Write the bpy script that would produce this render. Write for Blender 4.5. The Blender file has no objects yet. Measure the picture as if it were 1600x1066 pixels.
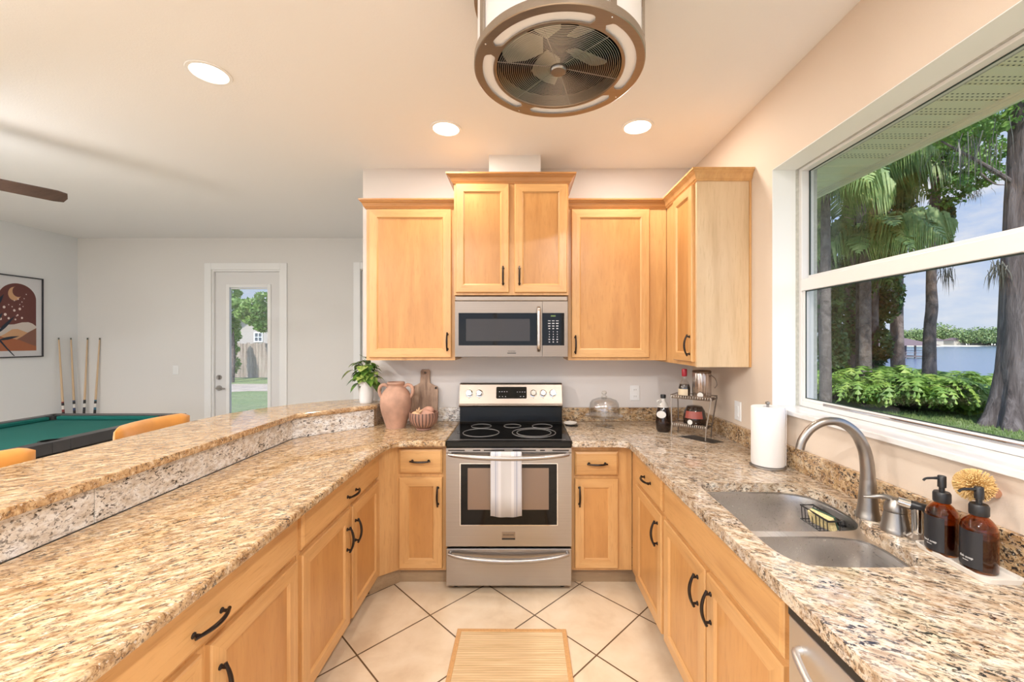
import bpy, bmesh, math, random
from mathutils import Vector, Matrix
from mathutils.geometry import tessellate_polygon
R = math.radians
PI = math.pi
scene = bpy.context.scene
COL = scene.collection
rng = random.Random(7)

# ---------------------------------------------------------------- camera, exposure
F_PX = 640.0          # focal length in pixels of the 1600 px frame
cam_d = bpy.data.cameras.new('camera')
cam = bpy.data.objects.new('camera', cam_d)
COL.objects.link(cam)
cam.location = (0, 0, 1.52)
cam.rotation_euler = (R(90), 0, 0)
cam_d.sensor_width = 36
cam_d.lens = 36 * F_PX / 1600
cam_d.shift_x = -14 / 1600
cam_d.clip_start = 0.02
cam_d.clip_end = 1500
scene.camera = cam
scene.view_settings.view_transform = 'Standard'
scene.view_settings.look = 'None'
scene.view_settings.gamma = 1
scene.view_settings.use_curve_mapping = False
scene.view_settings.exposure = 0.0

# ---------------------------------------------------------------- sky and sun
SKY_BASE, SKY_SUNWARD = 1.0, 2.8
world = bpy.data.worlds.new('sky')
scene.world = world
world.use_nodes = True
wn, wl = world.node_tree.nodes, world.node_tree.links
wn.clear()
w_out = wn.new('ShaderNodeOutputWorld'); w_bg = wn.new('ShaderNodeBackground')
w_tc = wn.new('ShaderNodeTexCoord'); w_sep = wn.new('ShaderNodeSeparateXYZ')
wl.new(w_tc.outputs['Generated'], w_sep.inputs[0])
w_grad = wn.new('ShaderNodeValToRGB')
w_grad.color_ramp.elements[0].position = 0.0
w_grad.color_ramp.elements[0].color = (0.66, 0.74, 0.86, 1)
w_grad.color_ramp.elements[1].position = 0.6
w_grad.color_ramp.elements[1].color = (0.24, 0.42, 0.78, 1)
e = w_grad.color_ramp.elements.new(0.18); e.color = (0.47, 0.61, 0.86, 1)
wl.new(w_sep.outputs['Z'], w_grad.inputs[0])
w_map = wn.new('ShaderNodeMapping'); w_map.inputs['Scale'].default_value = (1, 1, 2.6)
w_map.inputs['Location'].default_value = (0.3, 0.1, 0.2)
wl.new(w_tc.outputs['Generated'], w_map.inputs[0])
w_noise = wn.new('ShaderNodeTexNoise'); w_noise.inputs['Scale'].default_value = 3.4
w_noise.inputs['Detail'].default_value = 7; w_noise.inputs['Roughness'].default_value = 0.62
wl.new(w_map.outputs[0], w_noise.inputs['Vector'])
w_cr = wn.new('ShaderNodeValToRGB')
w_cr.color_ramp.elements[0].position = 0.53; w_cr.color_ramp.elements[0].color = (0, 0, 0, 1)
w_cr.color_ramp.elements[1].position = 0.70; w_cr.color_ramp.elements[1].color = (1, 1, 1, 1)
wl.new(w_noise.outputs['Fac'], w_cr.inputs[0])
w_mix = wn.new('ShaderNodeMix'); w_mix.data_type = 'RGBA'
wl.new(w_cr.outputs[0], w_mix.inputs[0]); wl.new(w_grad.outputs[0], w_mix.inputs[6])
w_mix.inputs[7].default_value = (0.86, 0.87, 0.90, 1)
wl.new(w_mix.outputs[2], w_bg.inputs[0])
# the sky is brighter round the sun (behind the camera), dimmer away from it
SUN_FROM = Vector((-0.16, -0.60, 0.78)).normalized()
w_dot = wn.new('ShaderNodeVectorMath'); w_dot.operation = 'DOT_PRODUCT'
wl.new(w_tc.outputs['Generated'], w_dot.inputs[0]); w_dot.inputs[1].default_value = SUN_FROM
w_mr = wn.new('ShaderNodeMapRange'); w_mr.interpolation_type = 'SMOOTHSTEP'
w_mr.inputs['From Min'].default_value = 0.0; w_mr.inputs['From Max'].default_value = 1.0
w_mr.inputs['To Min'].default_value = SKY_BASE; w_mr.inputs['To Max'].default_value = SKY_SUNWARD
wl.new(w_dot.outputs['Value'], w_mr.inputs[0]); wl.new(w_mr.outputs[0], w_bg.inputs[1])
wl.new(w_bg.outputs[0], w_out.inputs[0])

sun_d = bpy.data.lights.new('sun', 'SUN'); sun_d.energy = 5.4; sun_d.angle = R(1.0)
sun_d.color = (1, 0.95, 0.86)
sun = bpy.data.objects.new('sun', sun_d); COL.objects.link(sun)
sun.rotation_euler = (-SUN_FROM).to_track_quat('-Z', 'Y').to_euler()

# watts and colour of the house lamps, then of the added fill lamps
LAMP_W = 9.5
LAMP_COLOR = (1.0, 0.91, 0.82)
FILL_LAMP_W = 52.0
FILL_LAMP_COLOR = (1.0, 0.97, 0.95)

# ---------------------------------------------------------------- materials
MATS = {}
def _mat(name):
    m = bpy.data.materials.new(name); m.use_nodes = True
    nt = m.node_tree; b = nt.nodes['Principled BSDF']
    return m, nt, b
def _ramp(nt, fac, stops):
    r = nt.nodes.new('ShaderNodeValToRGB')
    els = r.color_ramp.elements
    els[0].position, els[0].color = stops[0][0], (*stops[0][1], 1)
    els[1].position, els[1].color = stops[-1][0], (*stops[-1][1], 1)
    for p, c in stops[1:-1]:
        el = els.new(p); el.color = (*c, 1)
    nt.links.new(fac, r.inputs[0])
    return r.outputs[0]
def _coords(nt, scale=(1, 1, 1), rot=(0, 0, 0), world_pos=False):
    if world_pos:
        g = nt.nodes.new('ShaderNodeNewGeometry'); o = g.outputs['Position']
    else:
        g = nt.nodes.new('ShaderNodeTexCoord'); o = g.outputs['Object']
    if rot != (0, 0, 0):
        m1 = nt.nodes.new('ShaderNodeMapping'); m1.inputs['Rotation'].default_value = rot
        nt.links.new(o, m1.inputs[0]); o = m1.outputs[0]
    m = nt.nodes.new('ShaderNodeMapping'); m.inputs['Scale'].default_value = scale
    nt.links.new(o, m.inputs[0])
    return m.outputs[0]
def _noise(nt, vec, scale, detail=3, rough=0.5, dist=0):
    n = nt.nodes.new('ShaderNodeTexNoise'); n.inputs['Scale'].default_value = scale
    n.inputs['Detail'].default_value = detail; n.inputs['Roughness'].default_value = rough
    n.inputs['Distortion'].default_value = dist
    nt.links.new(vec, n.inputs['Vector'])
    return n.outputs['Fac']
def _mixc(nt, fac, a, b):
    n = nt.nodes.new('ShaderNodeMix'); n.data_type = 'RGBA'
    if isinstance(fac, (int, float)): n.inputs[0].default_value = fac
    else: nt.links.new(fac, n.inputs[0])
    for s, k in ((a, 6), (b, 7)):
        if isinstance(s, tuple): n.inputs[k].default_value = (*s, 1)
        else: nt.links.new(s, n.inputs[k])
    return n.outputs[2]
def _math(nt, op, a, b=None):
    n = nt.nodes.new('ShaderNodeMath'); n.operation = op
    for s, k in ((a, 0), (b, 1)):
        if s is None: continue
        if isinstance(s, (int, float)): n.inputs[k].default_value = s
        else: nt.links.new(s, n.inputs[k])
    return n.outputs[0]
def _bump(nt, b, h, strength=0.3, dist=0.002):
    n = nt.nodes.new('ShaderNodeBump'); n.inputs['Strength'].default_value = strength
    n.inputs['Distance'].default_value = dist
    nt.links.new(h, n.inputs['Height']); nt.links.new(n.outputs[0], b.inputs['Normal'])
def simple(name, col, rough=0.5, metal=0.0, spec=0.5, var=0.0, vscale=20, coat=0.0, bump=0.0, sheen=0.0):
    if name in MATS: return MATS[name]
    m, nt, b = _mat(name)
    b.inputs['Base Color'].default_value = (*col, 1)
    b.inputs['Roughness'].default_value = rough
    b.inputs['Metallic'].default_value = metal
    b.inputs['Specular IOR Level'].default_value = spec
    b.inputs['Coat Weight'].default_value = coat
    b.inputs['Sheen Weight'].default_value = sheen
    if var or bump:
        v = _coords(nt); f = _noise(nt, v, vscale, 4)
        if var:
            c = _ramp(nt, f, [(0.3, tuple(x * (1 - var) for x in col)), (0.7, tuple(min(1, x * (1 + var)) for x in col))])
            nt.links.new(c, b.inputs['Base Color'])
        if bump: _bump(nt, b, f, bump)
    MATS[name] = m
    return m
def emis(name, col, s):
    m, nt, b = _mat(name)
    b.inputs['Base Color'].default_value = (*col, 1)
    b.inputs['Emission Color'].default_value = (*col, 1)
    b.inputs['Emission Strength'].default_value = s
    MATS[name] = m
    return m
def wood(name, light, mid, dark, axis='z', rough=0.34, fine=1.0, coat=0.25):
    m, nt, b = _mat(name)
    lo, hi = 1.2, 14 * fine
    sc = {'x': (lo, hi, hi), 'y': (hi, lo, hi), 'z': (hi, hi, lo)}[axis]
    v = _coords(nt, sc, world_pos=True)
    n1 = _noise(nt, v, 1.0, 5, 0.6, 0.6)
    c = _ramp(nt, n1, [(0.28, dark), (0.5, mid), (0.72, light)])
    v2 = _coords(nt, tuple(s * 0.12 + 1.2 for s in sc), world_pos=True)
    n2 = _noise(nt, v2, 1.3, 3, 0.5, 0.3)
    c2 = _mixc(nt, _ramp(nt, n2, [(0.35, (0, 0, 0)), (0.7, (0.55, 0.55, 0.55))]), c, tuple(x * 1.12 for x in light))
    v3 = _coords(nt, tuple(s * 9 for s in sc), world_pos=True)
    n3 = _noise(nt, v3, 1.0, 3, 0.6)
    c3 = _mixc(nt, _ramp(nt, n3, [(0.30, (0.45, 0.45, 0.45)), (0.46, (0, 0, 0))]), c2, dark)
    nt.links.new(c3, b.inputs['Base Color'])
    b.inputs['Roughness'].default_value = rough
    b.inputs['Coat Weight'].default_value = coat; b.inputs['Coat Roughness'].default_value = 0.25
    MATS[name] = m
    return m
G_GOLD = [(0.33, (0.34, 0.205, 0.10)), (0.45, (0.50, 0.335, 0.18)), (0.56, (0.64, 0.475, 0.285)), (0.68, (0.75, 0.64, 0.47))]
G_SHEEN = [(0.33, (0.56, 0.47, 0.37)), (0.45, (0.72, 0.66, 0.58)), (0.56, (0.84, 0.82, 0.78)), (0.68, (0.88, 0.88, 0.87))]  # pale stops paint the window's sheen into the stone colour
def granite(name, ang, tint=(1, 1, 1), stretch=3.2, grey=0.3, rough=0.06, pal=G_GOLD, brown=.85, dark=.555):
    m, nt, b = _mat(name)
    T = lambda c: tuple(min(1, a * t) for a, t in zip(c, tint))
    va = _coords(nt, (1, stretch, 1.8), (0, 0, R(ang)), world_pos=True)
    base = _ramp(nt, _noise(nt, va, 17, 4, 0.6, 0.4), [(p_, T(c_)) for p_, c_ in pal])
    vb = _coords(nt, (1, stretch, 2.2), (0, 0, R(ang + 4)), world_pos=True)
    g = _ramp(nt, _noise(nt, vb, 20, 3, 0.6, 0.5), [(0.52, (0, 0, 0)), (0.63, (grey, grey, grey))])
    c = _mixc(nt, g, base, T((0.62, 0.56, 0.50)))
    br = _ramp(nt, _noise(nt, vb, 34, 4, 0.7, 0.8), [(0.54, (0, 0, 0)), (0.62, (brown, brown, brown))])
    c = _mixc(nt, br, c, T((0.22, 0.115, 0.05)))
    vc = _coords(nt, (1, stretch * 0.9, 2.0), (0, 0, R(ang - 5)), world_pos=True)
    mask = _ramp(nt, _noise(nt, vc, 7, 3, 0.6, 0.3), [(0.36, (0.25, 0.25, 0.25)), (0.6, (1, 1, 1))])
    dk = _ramp(nt, _noise(nt, vc, 52, 3, 0.7, 0.6), [(dark, (0, 0, 0)), (dark + .05, (1, 1, 1))])
    dk2 = _math(nt, 'MULTIPLY', dk, mask)
    c = _mixc(nt, dk2, c, (0.035, 0.028, 0.026))
    wh = _ramp(nt, _noise(nt, vb, 60, 2, 0.5, 0.2), [(0.64, (0, 0, 0)), (0.70, (0.6, 0.6, 0.6))])
    c = _mixc(nt, wh, c, (0.80, 0.74, 0.65))
    nt.links.new(c, b.inputs['Base Color'])
    b.inputs['Roughness'].default_value = rough
    b.inputs['Specular IOR Level'].default_value = 0.85
    MATS[name] = m
    return m
def brushed(name, col, rough=0.28, axis='x', amount=0.25):
    m, nt, b = _mat(name)
    sc = {'x': (2, 260, 260), 'y': (260, 2, 260), 'z': (260, 260, 2)}[axis]
    v = _coords(nt, sc)
    f = _noise(nt, v, 1.0, 2, 0.5)
    c = _ramp(nt, f, [(0.3, tuple(x * 0.96 for x in col)), (0.7, tuple(min(1, x * 1.03) for x in col))])
    nt.links.new(c, b.inputs['Base Color'])
    rr = nt.nodes.new('ShaderNodeMapRange'); rr.inputs['To Min'].default_value = rough - 0.05; rr.inputs['To Max'].default_value = rough + 0.08
    nt.links.new(f, rr.inputs[0]); nt.links.new(rr.outputs[0], b.inputs['Roughness'])
    b.inputs['Metallic'].default_value = 1
    _bump(nt, b, f, amount * 0.2, 0.0004)
    MATS[name] = m
    return m
def pane_mat(name, tint=(1, 1, 1), refl=0.06, rough=0.0):
    m = bpy.data.materials.new(name); m.use_nodes = True
    nt = m.node_tree; nt.nodes.clear()
    o = nt.nodes.new('ShaderNodeOutputMaterial'); t = nt.nodes.new('ShaderNodeBsdfTransparent'); g = nt.nodes.new('ShaderNodeBsdfGlossy')
    t.inputs[0].default_value = (*tint, 1); g.inputs['Roughness'].default_value = rough
    lw = nt.nodes.new('ShaderNodeLayerWeight'); lw.inputs[0].default_value = 0.5
    fac = _math(nt, 'ADD', _math(nt, 'MULTIPLY', _math(nt, 'POWER', lw.outputs['Facing'], 4.0), 0.8), refl * 0.5)
    mx = nt.nodes.new('ShaderNodeMixShader')
    nt.links.new(fac, mx.inputs[0]); nt.links.new(t.outputs[0], mx.inputs[1]); nt.links.new(g.outputs[0], mx.inputs[2])
    nt.links.new(mx.outputs[0], o.inputs[0])
    MATS[name] = m
    return m

def wall_mat(name, col, bump=0.25, scale=220):
    m, nt, b = _mat(name)
    b.inputs['Base Color'].default_value = (*col, 1); b.inputs['Roughness'].default_value = 0.75
    b.inputs['Specular IOR Level'].default_value = 0.25
    v = _coords(nt, world_pos=True)
    _bump(nt, b, _noise(nt, v, scale, 3, 0.6), bump, 0.002)
    MATS[name] = m
    return m
wall_mat('wall_paint', (0.76, 0.745, 0.72))
wall_mat('wall_paint_lamplit', (0.74, 0.63, 0.52))  # peach of the lamplight painted into a neutral wall
wall_mat('wall_paint_kitchen', (0.73, 0.695, 0.67))
wall_mat('wall_paint_cool', (0.77, 0.80, 0.82))
wall_mat('wall_paint_beige', (0.745, 0.735, 0.715), 0.18)
wall_mat('ceiling_paint', (0.85, 0.86, 0.87), 0.35, 120)
simple('trim_white', (0.84, 0.85, 0.85), 0.35)
simple('vinyl_white', (0.80, 0.79, 0.77), 0.3)
simple('jamb_white', (0.90, 0.91, 0.89), 0.5)
wood('maple', (0.68, 0.405, 0.17), (0.60, 0.325, 0.12), (0.47, 0.235, 0.08), 'z')
wood('maple_across_x', (0.68, 0.405, 0.17), (0.60, 0.325, 0.12), (0.47, 0.235, 0.08), 'x')
wood('maple_across_y', (0.68, 0.405, 0.17), (0.60, 0.325, 0.12), (0.47, 0.235, 0.08), 'y')
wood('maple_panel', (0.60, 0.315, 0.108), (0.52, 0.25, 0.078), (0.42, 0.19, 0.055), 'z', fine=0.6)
wood('maple_trim_x', (0.50, 0.245, 0.082), (0.42, 0.19, 0.058), (0.33, 0.14, 0.04), 'x')
wood('maple_trim_y', (0.50, 0.245, 0.082), (0.42, 0.19, 0.058), (0.33, 0.14, 0.04), 'y')
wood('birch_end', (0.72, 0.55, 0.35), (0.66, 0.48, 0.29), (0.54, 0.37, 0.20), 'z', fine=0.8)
wood('toe_wood', (0.42, 0.30, 0.18), (0.34, 0.23, 0.13), (0.24, 0.15, 0.08), 'x', rough=0.5)
granite('granite_peninsula', -38, tint=(.95, .92, .88), stretch=2.5, grey=0.2, dark=.545, brown=.95)
granite('granite_bar', -30, tint=(.97, .91, .84), stretch=2.8, grey=0.12, dark=.56, brown=.95)
granite('granite_window_side', 34, stretch=2.3, grey=0.6, pal=[(p_, tuple((a * .7 + b_ * .3) * .93 for a, b_ in zip(c_, d_))) for (p_, c_), (q_, d_) in zip(G_GOLD, G_SHEEN)], brown=.85, dark=.525)  # share of the pale palette paints in the window sheen
granite('granite_splash', 8, tint=(.92, .86, .78), stretch=1.6, grey=0.35, brown=.95, dark=.515)
granite('granite_riser_sheen', 12, stretch=1.25, grey=0.8, pal=G_SHEEN, brown=.3, dark=.54)  # same stone, paled to paint in the window's reflection
brushed('stainless', (0.43, 0.405, 0.385), 0.30, 'x', .08)
brushed('stainless_vertical', (0.60, 0.56, 0.52), 0.26, 'z', .1)
brushed('sink_steel', (0.66, 0.64, 0.62), 0.28, 'y', .04)
simple('nickel', (0.38, 0.35, 0.32), 0.33, 1.0)
brushed('stainless_panel', (0.33, 0.275, 0.23), 0.34, 'x', .03)  # warm base colour stands in for lamp reflections on the steel
simple('stainless_smooth', (0.74, 0.73, 0.72), 0.42, 1.0)
brushed('fan_nickel', (0.42, 0.365, 0.31), 0.32, 'x', .02)
simple('chrome', (0.75, 0.75, 0.75), 0.08, 1.0)
simple('bronze_dark', (0.035, 0.026, 0.022), 0.32, 0.7)
simple('black_glass', (0.005, 0.005, 0.005), 0.05, 0, 0.28)
simple('black_enamel', (0.006, 0.006, 0.006), 0.14, 0, 0.28)
simple('black_plastic', (0.015, 0.015, 0.016), 0.38)
simple('oven_inner', (0.20, 0.13, 0.09), 0.15, 0, 0.8)
simple('micro_inner', (0.045, 0.04, 0.038), 0.16, 0, 0.4)
simple('burner_line', (0.28, 0.27, 0.26), 0.4)
simple('dark_gap', (0.02, 0.015, 0.012), 0.8)
pane_mat('window_glass', refl=0.02)
pane_mat('clear_glass', (0.985, 0.985, 0.98), refl=.22)
emis('lamp_disc', (1.0, 0.90, 0.76), 6.0)
# ---------------------------------------------------------------- mesh helpers (each returns verts, faces)
def box(x0, x1, y0, y1, z0, z1):
    v = [(x, y, z) for z in (z0, z1) for y in (y0, y1) for x in (x0, x1)]
    return v, [(0, 2, 3, 1), (4, 5, 7, 6), (0, 1, 5, 4), (2, 6, 7, 3), (0, 4, 6, 2), (1, 3, 7, 5)]
def join(*ms):
    V, F_ = [], []
    for v, f in ms:
        n = len(V); V += list(v); F_ += [tuple(i + n for i in q) for q in f]
    return V, F_
def prism(poly, z0, z1, holes=()):
    loops = [[Vector((x, y, 0)) for x, y in poly]] + [[Vector((x, y, 0)) for x, y in h] for h in holes]
    tris = tessellate_polygon(loops) if holes or len(poly) > 4 else None
    flat = [p for l in loops for p in l]
    n = len(flat)
    V = [(p.x, p.y, z0) for p in flat] + [(p.x, p.y, z1) for p in flat]
    if tris is None:
        F_ = [tuple(range(n))[::-1], tuple(range(n, 2 * n))]
    else:
        F_ = [tuple(t) for t in tris] + [tuple(i + n for i in t[::-1]) for t in tris]
    k = 0
    for l in loops:
        m = len(l)
        for i in range(m):
            a, b_ = k + i, k + (i + 1) % m
            F_.append((a, b_, b_ + n, a + n))
        k += m
    return V, F_
def lathe(prof, c=(0, 0, 0), n=40):
    """prof: (radius, z) pairs, rotated about the vertical through c; radius 0 closes."""
    V, F_, rows = [], [], []
    for r, z in prof:
        if r < 1e-6:
            rows.append([len(V)]); V.append((c[0], c[1], c[2] + z))
        else:
            rows.append(list(range(len(V), len(V) + n)))
            V += [(c[0] + r * math.cos(2 * PI * i / n), c[1] + r * math.sin(2 * PI * i / n), c[2] + z) for i in range(n)]
    for a, b_ in zip(rows, rows[1:]):
        for i in range(n):
            j = (i + 1) % n
            q = [a[i % len(a)], a[j % len(a)], b_[j % len(b_)], b_[i % len(b_)]]
            q2 = []
            for t in q:
                if t not in q2: q2.append(t)
            if len(q2) > 2: F_.append(tuple(q2))
    return V, F_
def tube(pts, r, n=10, caps=True):
    pts = [Vector(p) for p in pts]
    rs = r if isinstance(r, (list, tuple)) else [r] * len(pts)
    V, F_ = [], []
    t0 = (pts[1] - pts[0]).normalized()
    up = Vector((0, 0, 1)) if abs(t0.z) < 0.9 else Vector((1, 0, 0))
    nrm = t0.cross(up).normalized()
    for i, p in enumerate(pts):
        t = (pts[min(i + 1, len(pts) - 1)] - pts[max(i - 1, 0)]).normalized()
        nrm = (nrm - t * nrm.dot(t)).normalized()
        bi = t.cross(nrm)
        for k in range(n):
            a = 2 * PI * k / n
            V.append(tuple(p + (nrm * math.cos(a) + bi * math.sin(a)) * rs[i]))
    for i in range(len(pts) - 1):
        for k in range(n):
            k2 = (k + 1) % n
            F_.append((i * n + k, i * n + k2, (i + 1) * n + k2, (i + 1) * n + k))
    if caps:
        F_.append(tuple(range(n))[::-1]); F_.append(tuple(range((len(pts) - 1) * n, len(pts) * n)))
    return V, F_
def cyl(p0, p1, r0, r1=None, n=24):
    return tube([p0, p1], [r0, r0 if r1 is None else r1], n)
def torus(c, Rr, r, n=64, m=8, axis='z'):
    V, F_ = [], []
    for i in range(n):
        a = 2 * PI * i / n
        for k in range(m):
            b_ = 2 * PI * k / m
            x, y, z = (Rr + r * math.cos(b_)) * math.cos(a), (Rr + r * math.cos(b_)) * math.sin(a), r * math.sin(b_)
            if axis == 'y': x, y, z = x, z, y
            if axis == 'x': x, y, z = z, x, y
            V.append((c[0] + x, c[1] + y, c[2] + z))
    for i in range(n):
        for k in range(m):
            i2, k2 = (i + 1) % n, (k + 1) % m
            F_.append((i * m + k, i2 * m + k, i2 * m + k2, i * m + k2))
    return V, F_
def ellipsoid(c, r, n=20, m=12):
    return lathe_scaled([(math.sin(PI * i / m), -math.cos(PI * i / m)) for i in range(m + 1)], c, r, n)
def lathe_scaled(prof, c, r, n):
    v, f = lathe([(0 if p[0] < 1e-5 else p[0], p[1]) for p in prof], (0, 0, 0), n)
    return [(c[0] + x * r[0], c[1] + y * r[1], c[2] + z * r[2]) for x, y, z in v], f
def xf(m, M):
    return [tuple(M @ Vector(p)) for p in m[0]], m[1]
def rrect(x0, x1, y0, y1, r, n=6):
    out = []
    for cx, cy, a0 in ((x1 - r, y1 - r, 0), (x0 + r, y1 - r, 90), (x0 + r, y0 + r, 180), (x1 - r, y0 + r, 270)):
        for i in range(n + 1):
            a = R(a0 + 90 * i / n); out.append((cx + r * math.cos(a), cy + r * math.sin(a)))
    return out
def spline(pts, k=8):
    """Catmull-Rom through the points"""
    P = [Vector(p) for p in pts]; P = [P[0] * 2 - P[1]] + P + [P[-1] * 2 - P[-2]]
    out = []
    for i in range(1, len(P) - 2):
        for j in range(k):
            t = j / k
            out.append(tuple(0.5 * ((2 * P[i]) + (P[i + 1] - P[i - 1]) * t + (2 * P[i - 1] - 5 * P[i] + 4 * P[i + 1] - P[i + 2]) * t * t + (3 * P[i] - P[i - 1] - 3 * P[i + 1] + P[i + 2]) * t ** 3)))
    out.append(tuple(P[-2]))
    return out
def text_mesh(body, size, M, thick=0.0004):
    cu = bpy.data.curves.new('txt', 'FONT'); cu.body = body; cu.size = size; cu.extrude = thick
    cu.align_x = 'CENTER'; cu.align_y = 'CENTER'; cu.resolution_u = 2
    o = bpy.data.objects.new('txt', cu); COL.objects.link(o)
    dg = bpy.context.evaluated_depsgraph_get()
    me = bpy.data.meshes.new_from_object(o.evaluated_get(dg))
    v = [tuple(M @ p.co) for p in me.vertices]; f = [tuple(p.vertices) for p in me.polygons]
    bpy.data.objects.remove(o); bpy.data.curves.remove(cu); bpy.data.meshes.remove(me)
    return v, f

# ---------------------------------------------------------------- object helpers
def tag(o, label=None, cat=None, group=None, kind=None):
    if label: o['label'] = label
    if cat: o['category'] = cat
    if group: o['group'] = group
    if kind: o['kind'] = kind
    return o
def thing(name, loc, label, cat, group=None, rotz=0):
    o = bpy.data.objects.new(name, None); o.empty_display_size = 0.1
    COL.objects.link(o); o.location = loc; o.rotation_euler = (0, 0, rotz)
    return tag(o, label, cat, group)
def root_loc(o):
    p = Vector((0, 0, 0))
    while o is not None:
        p += o.location; o = o.parent
    return p
def ob(name, mesh, mat, parent=None, bevel=0, smooth=False, loc=None, seg=2, local=False, recalc=True, fm=None, label=None, angle=40, sub=0, solid=0):
    """ONE mesh object.  Coordinates are world unless local=True; mats may be a list with fm = index per face."""
    v, f = mesh
    off = Vector((0, 0, 0)) if local else (root_loc(parent) if parent is not None else Vector(loc or (0, 0, 0)))
    me = bpy.data.meshes.new(name)
    me.from_pydata([tuple(Vector(p) - off) for p in v], [], f)
    mats = mat if isinstance(mat, (list, tuple)) else [mat]
    for mm in mats: me.materials.append(MATS[mm] if isinstance(mm, str) else mm)
    if fm:
        for p, i in zip(me.polygons, fm): p.material_index = i
    if recalc:
        bm = bmesh.new(); bm.from_mesh(me); bmesh.ops.recalc_face_normals(bm, faces=bm.faces); bm.to_mesh(me); bm.free()
    if smooth:
        for p in me.polygons: p.use_smooth = True
        me.set_sharp_from_angle(angle=R(angle))
    o = bpy.data.objects.new(name, me); COL.objects.link(o)
    if parent is not None: o.parent = parent
    elif not local: o.location = off
    if bevel:
        b = o.modifiers.new('bevel', 'BEVEL'); b.width = bevel; b.segments = seg; b.limit_method = 'ANGLE'; b.angle_limit = R(35)
        b.use_clamp_overlap = True
    if sub:
        s = o.modifiers.new('sub', 'SUBSURF'); s.levels = s.render_levels = sub
    if solid:
        s = o.modifiers.new('solid', 'SOLIDIFY'); s.thickness = solid; s.offset = 0
    if label: o['label'] = label
    return o
def struct(name, mesh, mat, parent=None, **k):
    o = ob(name, mesh, mat, parent, **k)
    if parent is None: o['kind'] = 'structure'
    return o
def sroot(name, loc, label):
    o = bpy.data.objects.new(name, None); COL.objects.link(o); o.location = loc
    o['kind'] = 'structure'; o['label'] = label
    return o
def copy_tree(o, parent=None):
    c = o.copy(); COL.objects.link(c)
    if parent is not None: c.parent = parent
    for ch in list(o.children): copy_tree(ch, c)
    return c

class Face:
    """local frame on a vertical face: u runs along it, w out of it, z up"""
    def __init__(s, o, u, w): s.o, s.u, s.w = Vector(o), Vector(u), Vector(w)
    def p(s, u, w, z): return tuple(s.o + s.u * u + s.w * w + Vector((0, 0, z)))
    def box(s, u0, u1, w0, w1, z0, z1):
        v, f = box(u0, u1, w0, w1, z0, z1)
        return [s.p(*q) for q in v], f
    def map(s, m): return [s.p(*q) for q in m[0]], m[1]
    def rings(s, rr, cap=True, back=False):
        """rr: rectangles (u0,u1,z0,z1,w) lofted; returns mesh and face kinds 0 upright sides, 1 level sides, 2 cap"""
        V, F_, K = [], [], []
        for u0, u1, z0, z1, w in rr:
            V += [s.p(u0, w, z0), s.p(u1, w, z0), s.p(u1, w, z1), s.p(u0, w, z1)]
        for i in range(len(rr) - 1):
            a, b_ = 4 * i, 4 * i + 4
            for k in range(4):
                k2 = (k + 1) % 4
                F_.append((a + k, a + k2, b_ + k2, b_ + k)); K.append(1 if k in (0, 2) else 0)
        if cap: e = 4 * (len(rr) - 1); F_.append((e, e + 1, e + 2, e + 3)); K.append(2)
        if back: F_.append((3, 2, 1, 0)); K.append(0)
        return (V, F_), K
def pull(F, u, z, vertical, parent, L=0.10, w0=0.02):
    """dark bronze arched pull: an arch with two posts"""
    pts, rad = [], []
    for i in range(13):
        t = -1 + 2 * i / 12
        a = t * L * 0.62; w = w0 + 0.014 + 0.018 * (1 - t * t)
        pts.append(F.p(u, w, z + a) if vertical else F.p(u + a, w, z)); rad.append(0.0042 + 0.0022 * (1 - t * t) + (0.0012 if abs(t) > 0.9 else 0))
    ms = [tube(pts, rad, 8)]
    for sgn in (-1, 1):
        a = sgn * L * 0.5
        q = (lambda w: F.p(u, w, z + a)) if vertical else (lambda w: F.p(u + a, w, z))
        ms += [tube([q(w0 - 0.001), q(w0 + 0.002), q(w0 + 0.006), q(w0 + 0.020)], [0.0085, 0.0085, 0.0045, 0.0050], 10)]
    return ob('handle', join(*ms), 'bronze_dark', parent, smooth=True)
def cab_door(F, u0, u1, z0, z1, parent, hand=None, stile=0.055, ax='x', t=0.02):
    (v, f), k = F.rings([(u0, u1, z0, z1, 0), (u0, u1, z0, z1, t - 0.005), (u0 + .004, u1 - .004, z0 + .004, z1 - .004, t),
                         (u0 + stile, u1 - stile, z0 + stile, z1 - stile, t),
                         (u0 + stile + .008, u1 - stile - .008, z0 + stile + .008, z1 - stile - .008, t - 0.009)], cap=False, back=True)
    d = ob('door', (v, f), ['maple', 'maple_across_' + ax], parent, fm=k)
    q = stile + .008
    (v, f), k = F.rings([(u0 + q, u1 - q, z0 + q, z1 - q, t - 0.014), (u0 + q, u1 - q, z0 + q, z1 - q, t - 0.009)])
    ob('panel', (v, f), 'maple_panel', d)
    if hand: pull(F, hand[0], hand[1], hand[2], d, w0=t)
    return d
def cab_drawer(F, u0, u1, z0, z1, parent, hand=None, ax='x', t=0.02, name='drawer'):
    (v, f), k = F.rings([(u0, u1, z0, z1, 0), (u0, u1, z0, z1, t - 0.008), (u0 + .003, u1 - .003, z0 + .003, z1 - .003, t - 0.005),
                         (u0 + .012, u1 - .012, z0 + .012, z1 - .012, t)], back=True)
    d = ob(name, (v, f), 'maple_across_' + ax, parent)
    if hand: pull(F, hand[0], hand[1], False, d, w0=t)
    return d
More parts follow.
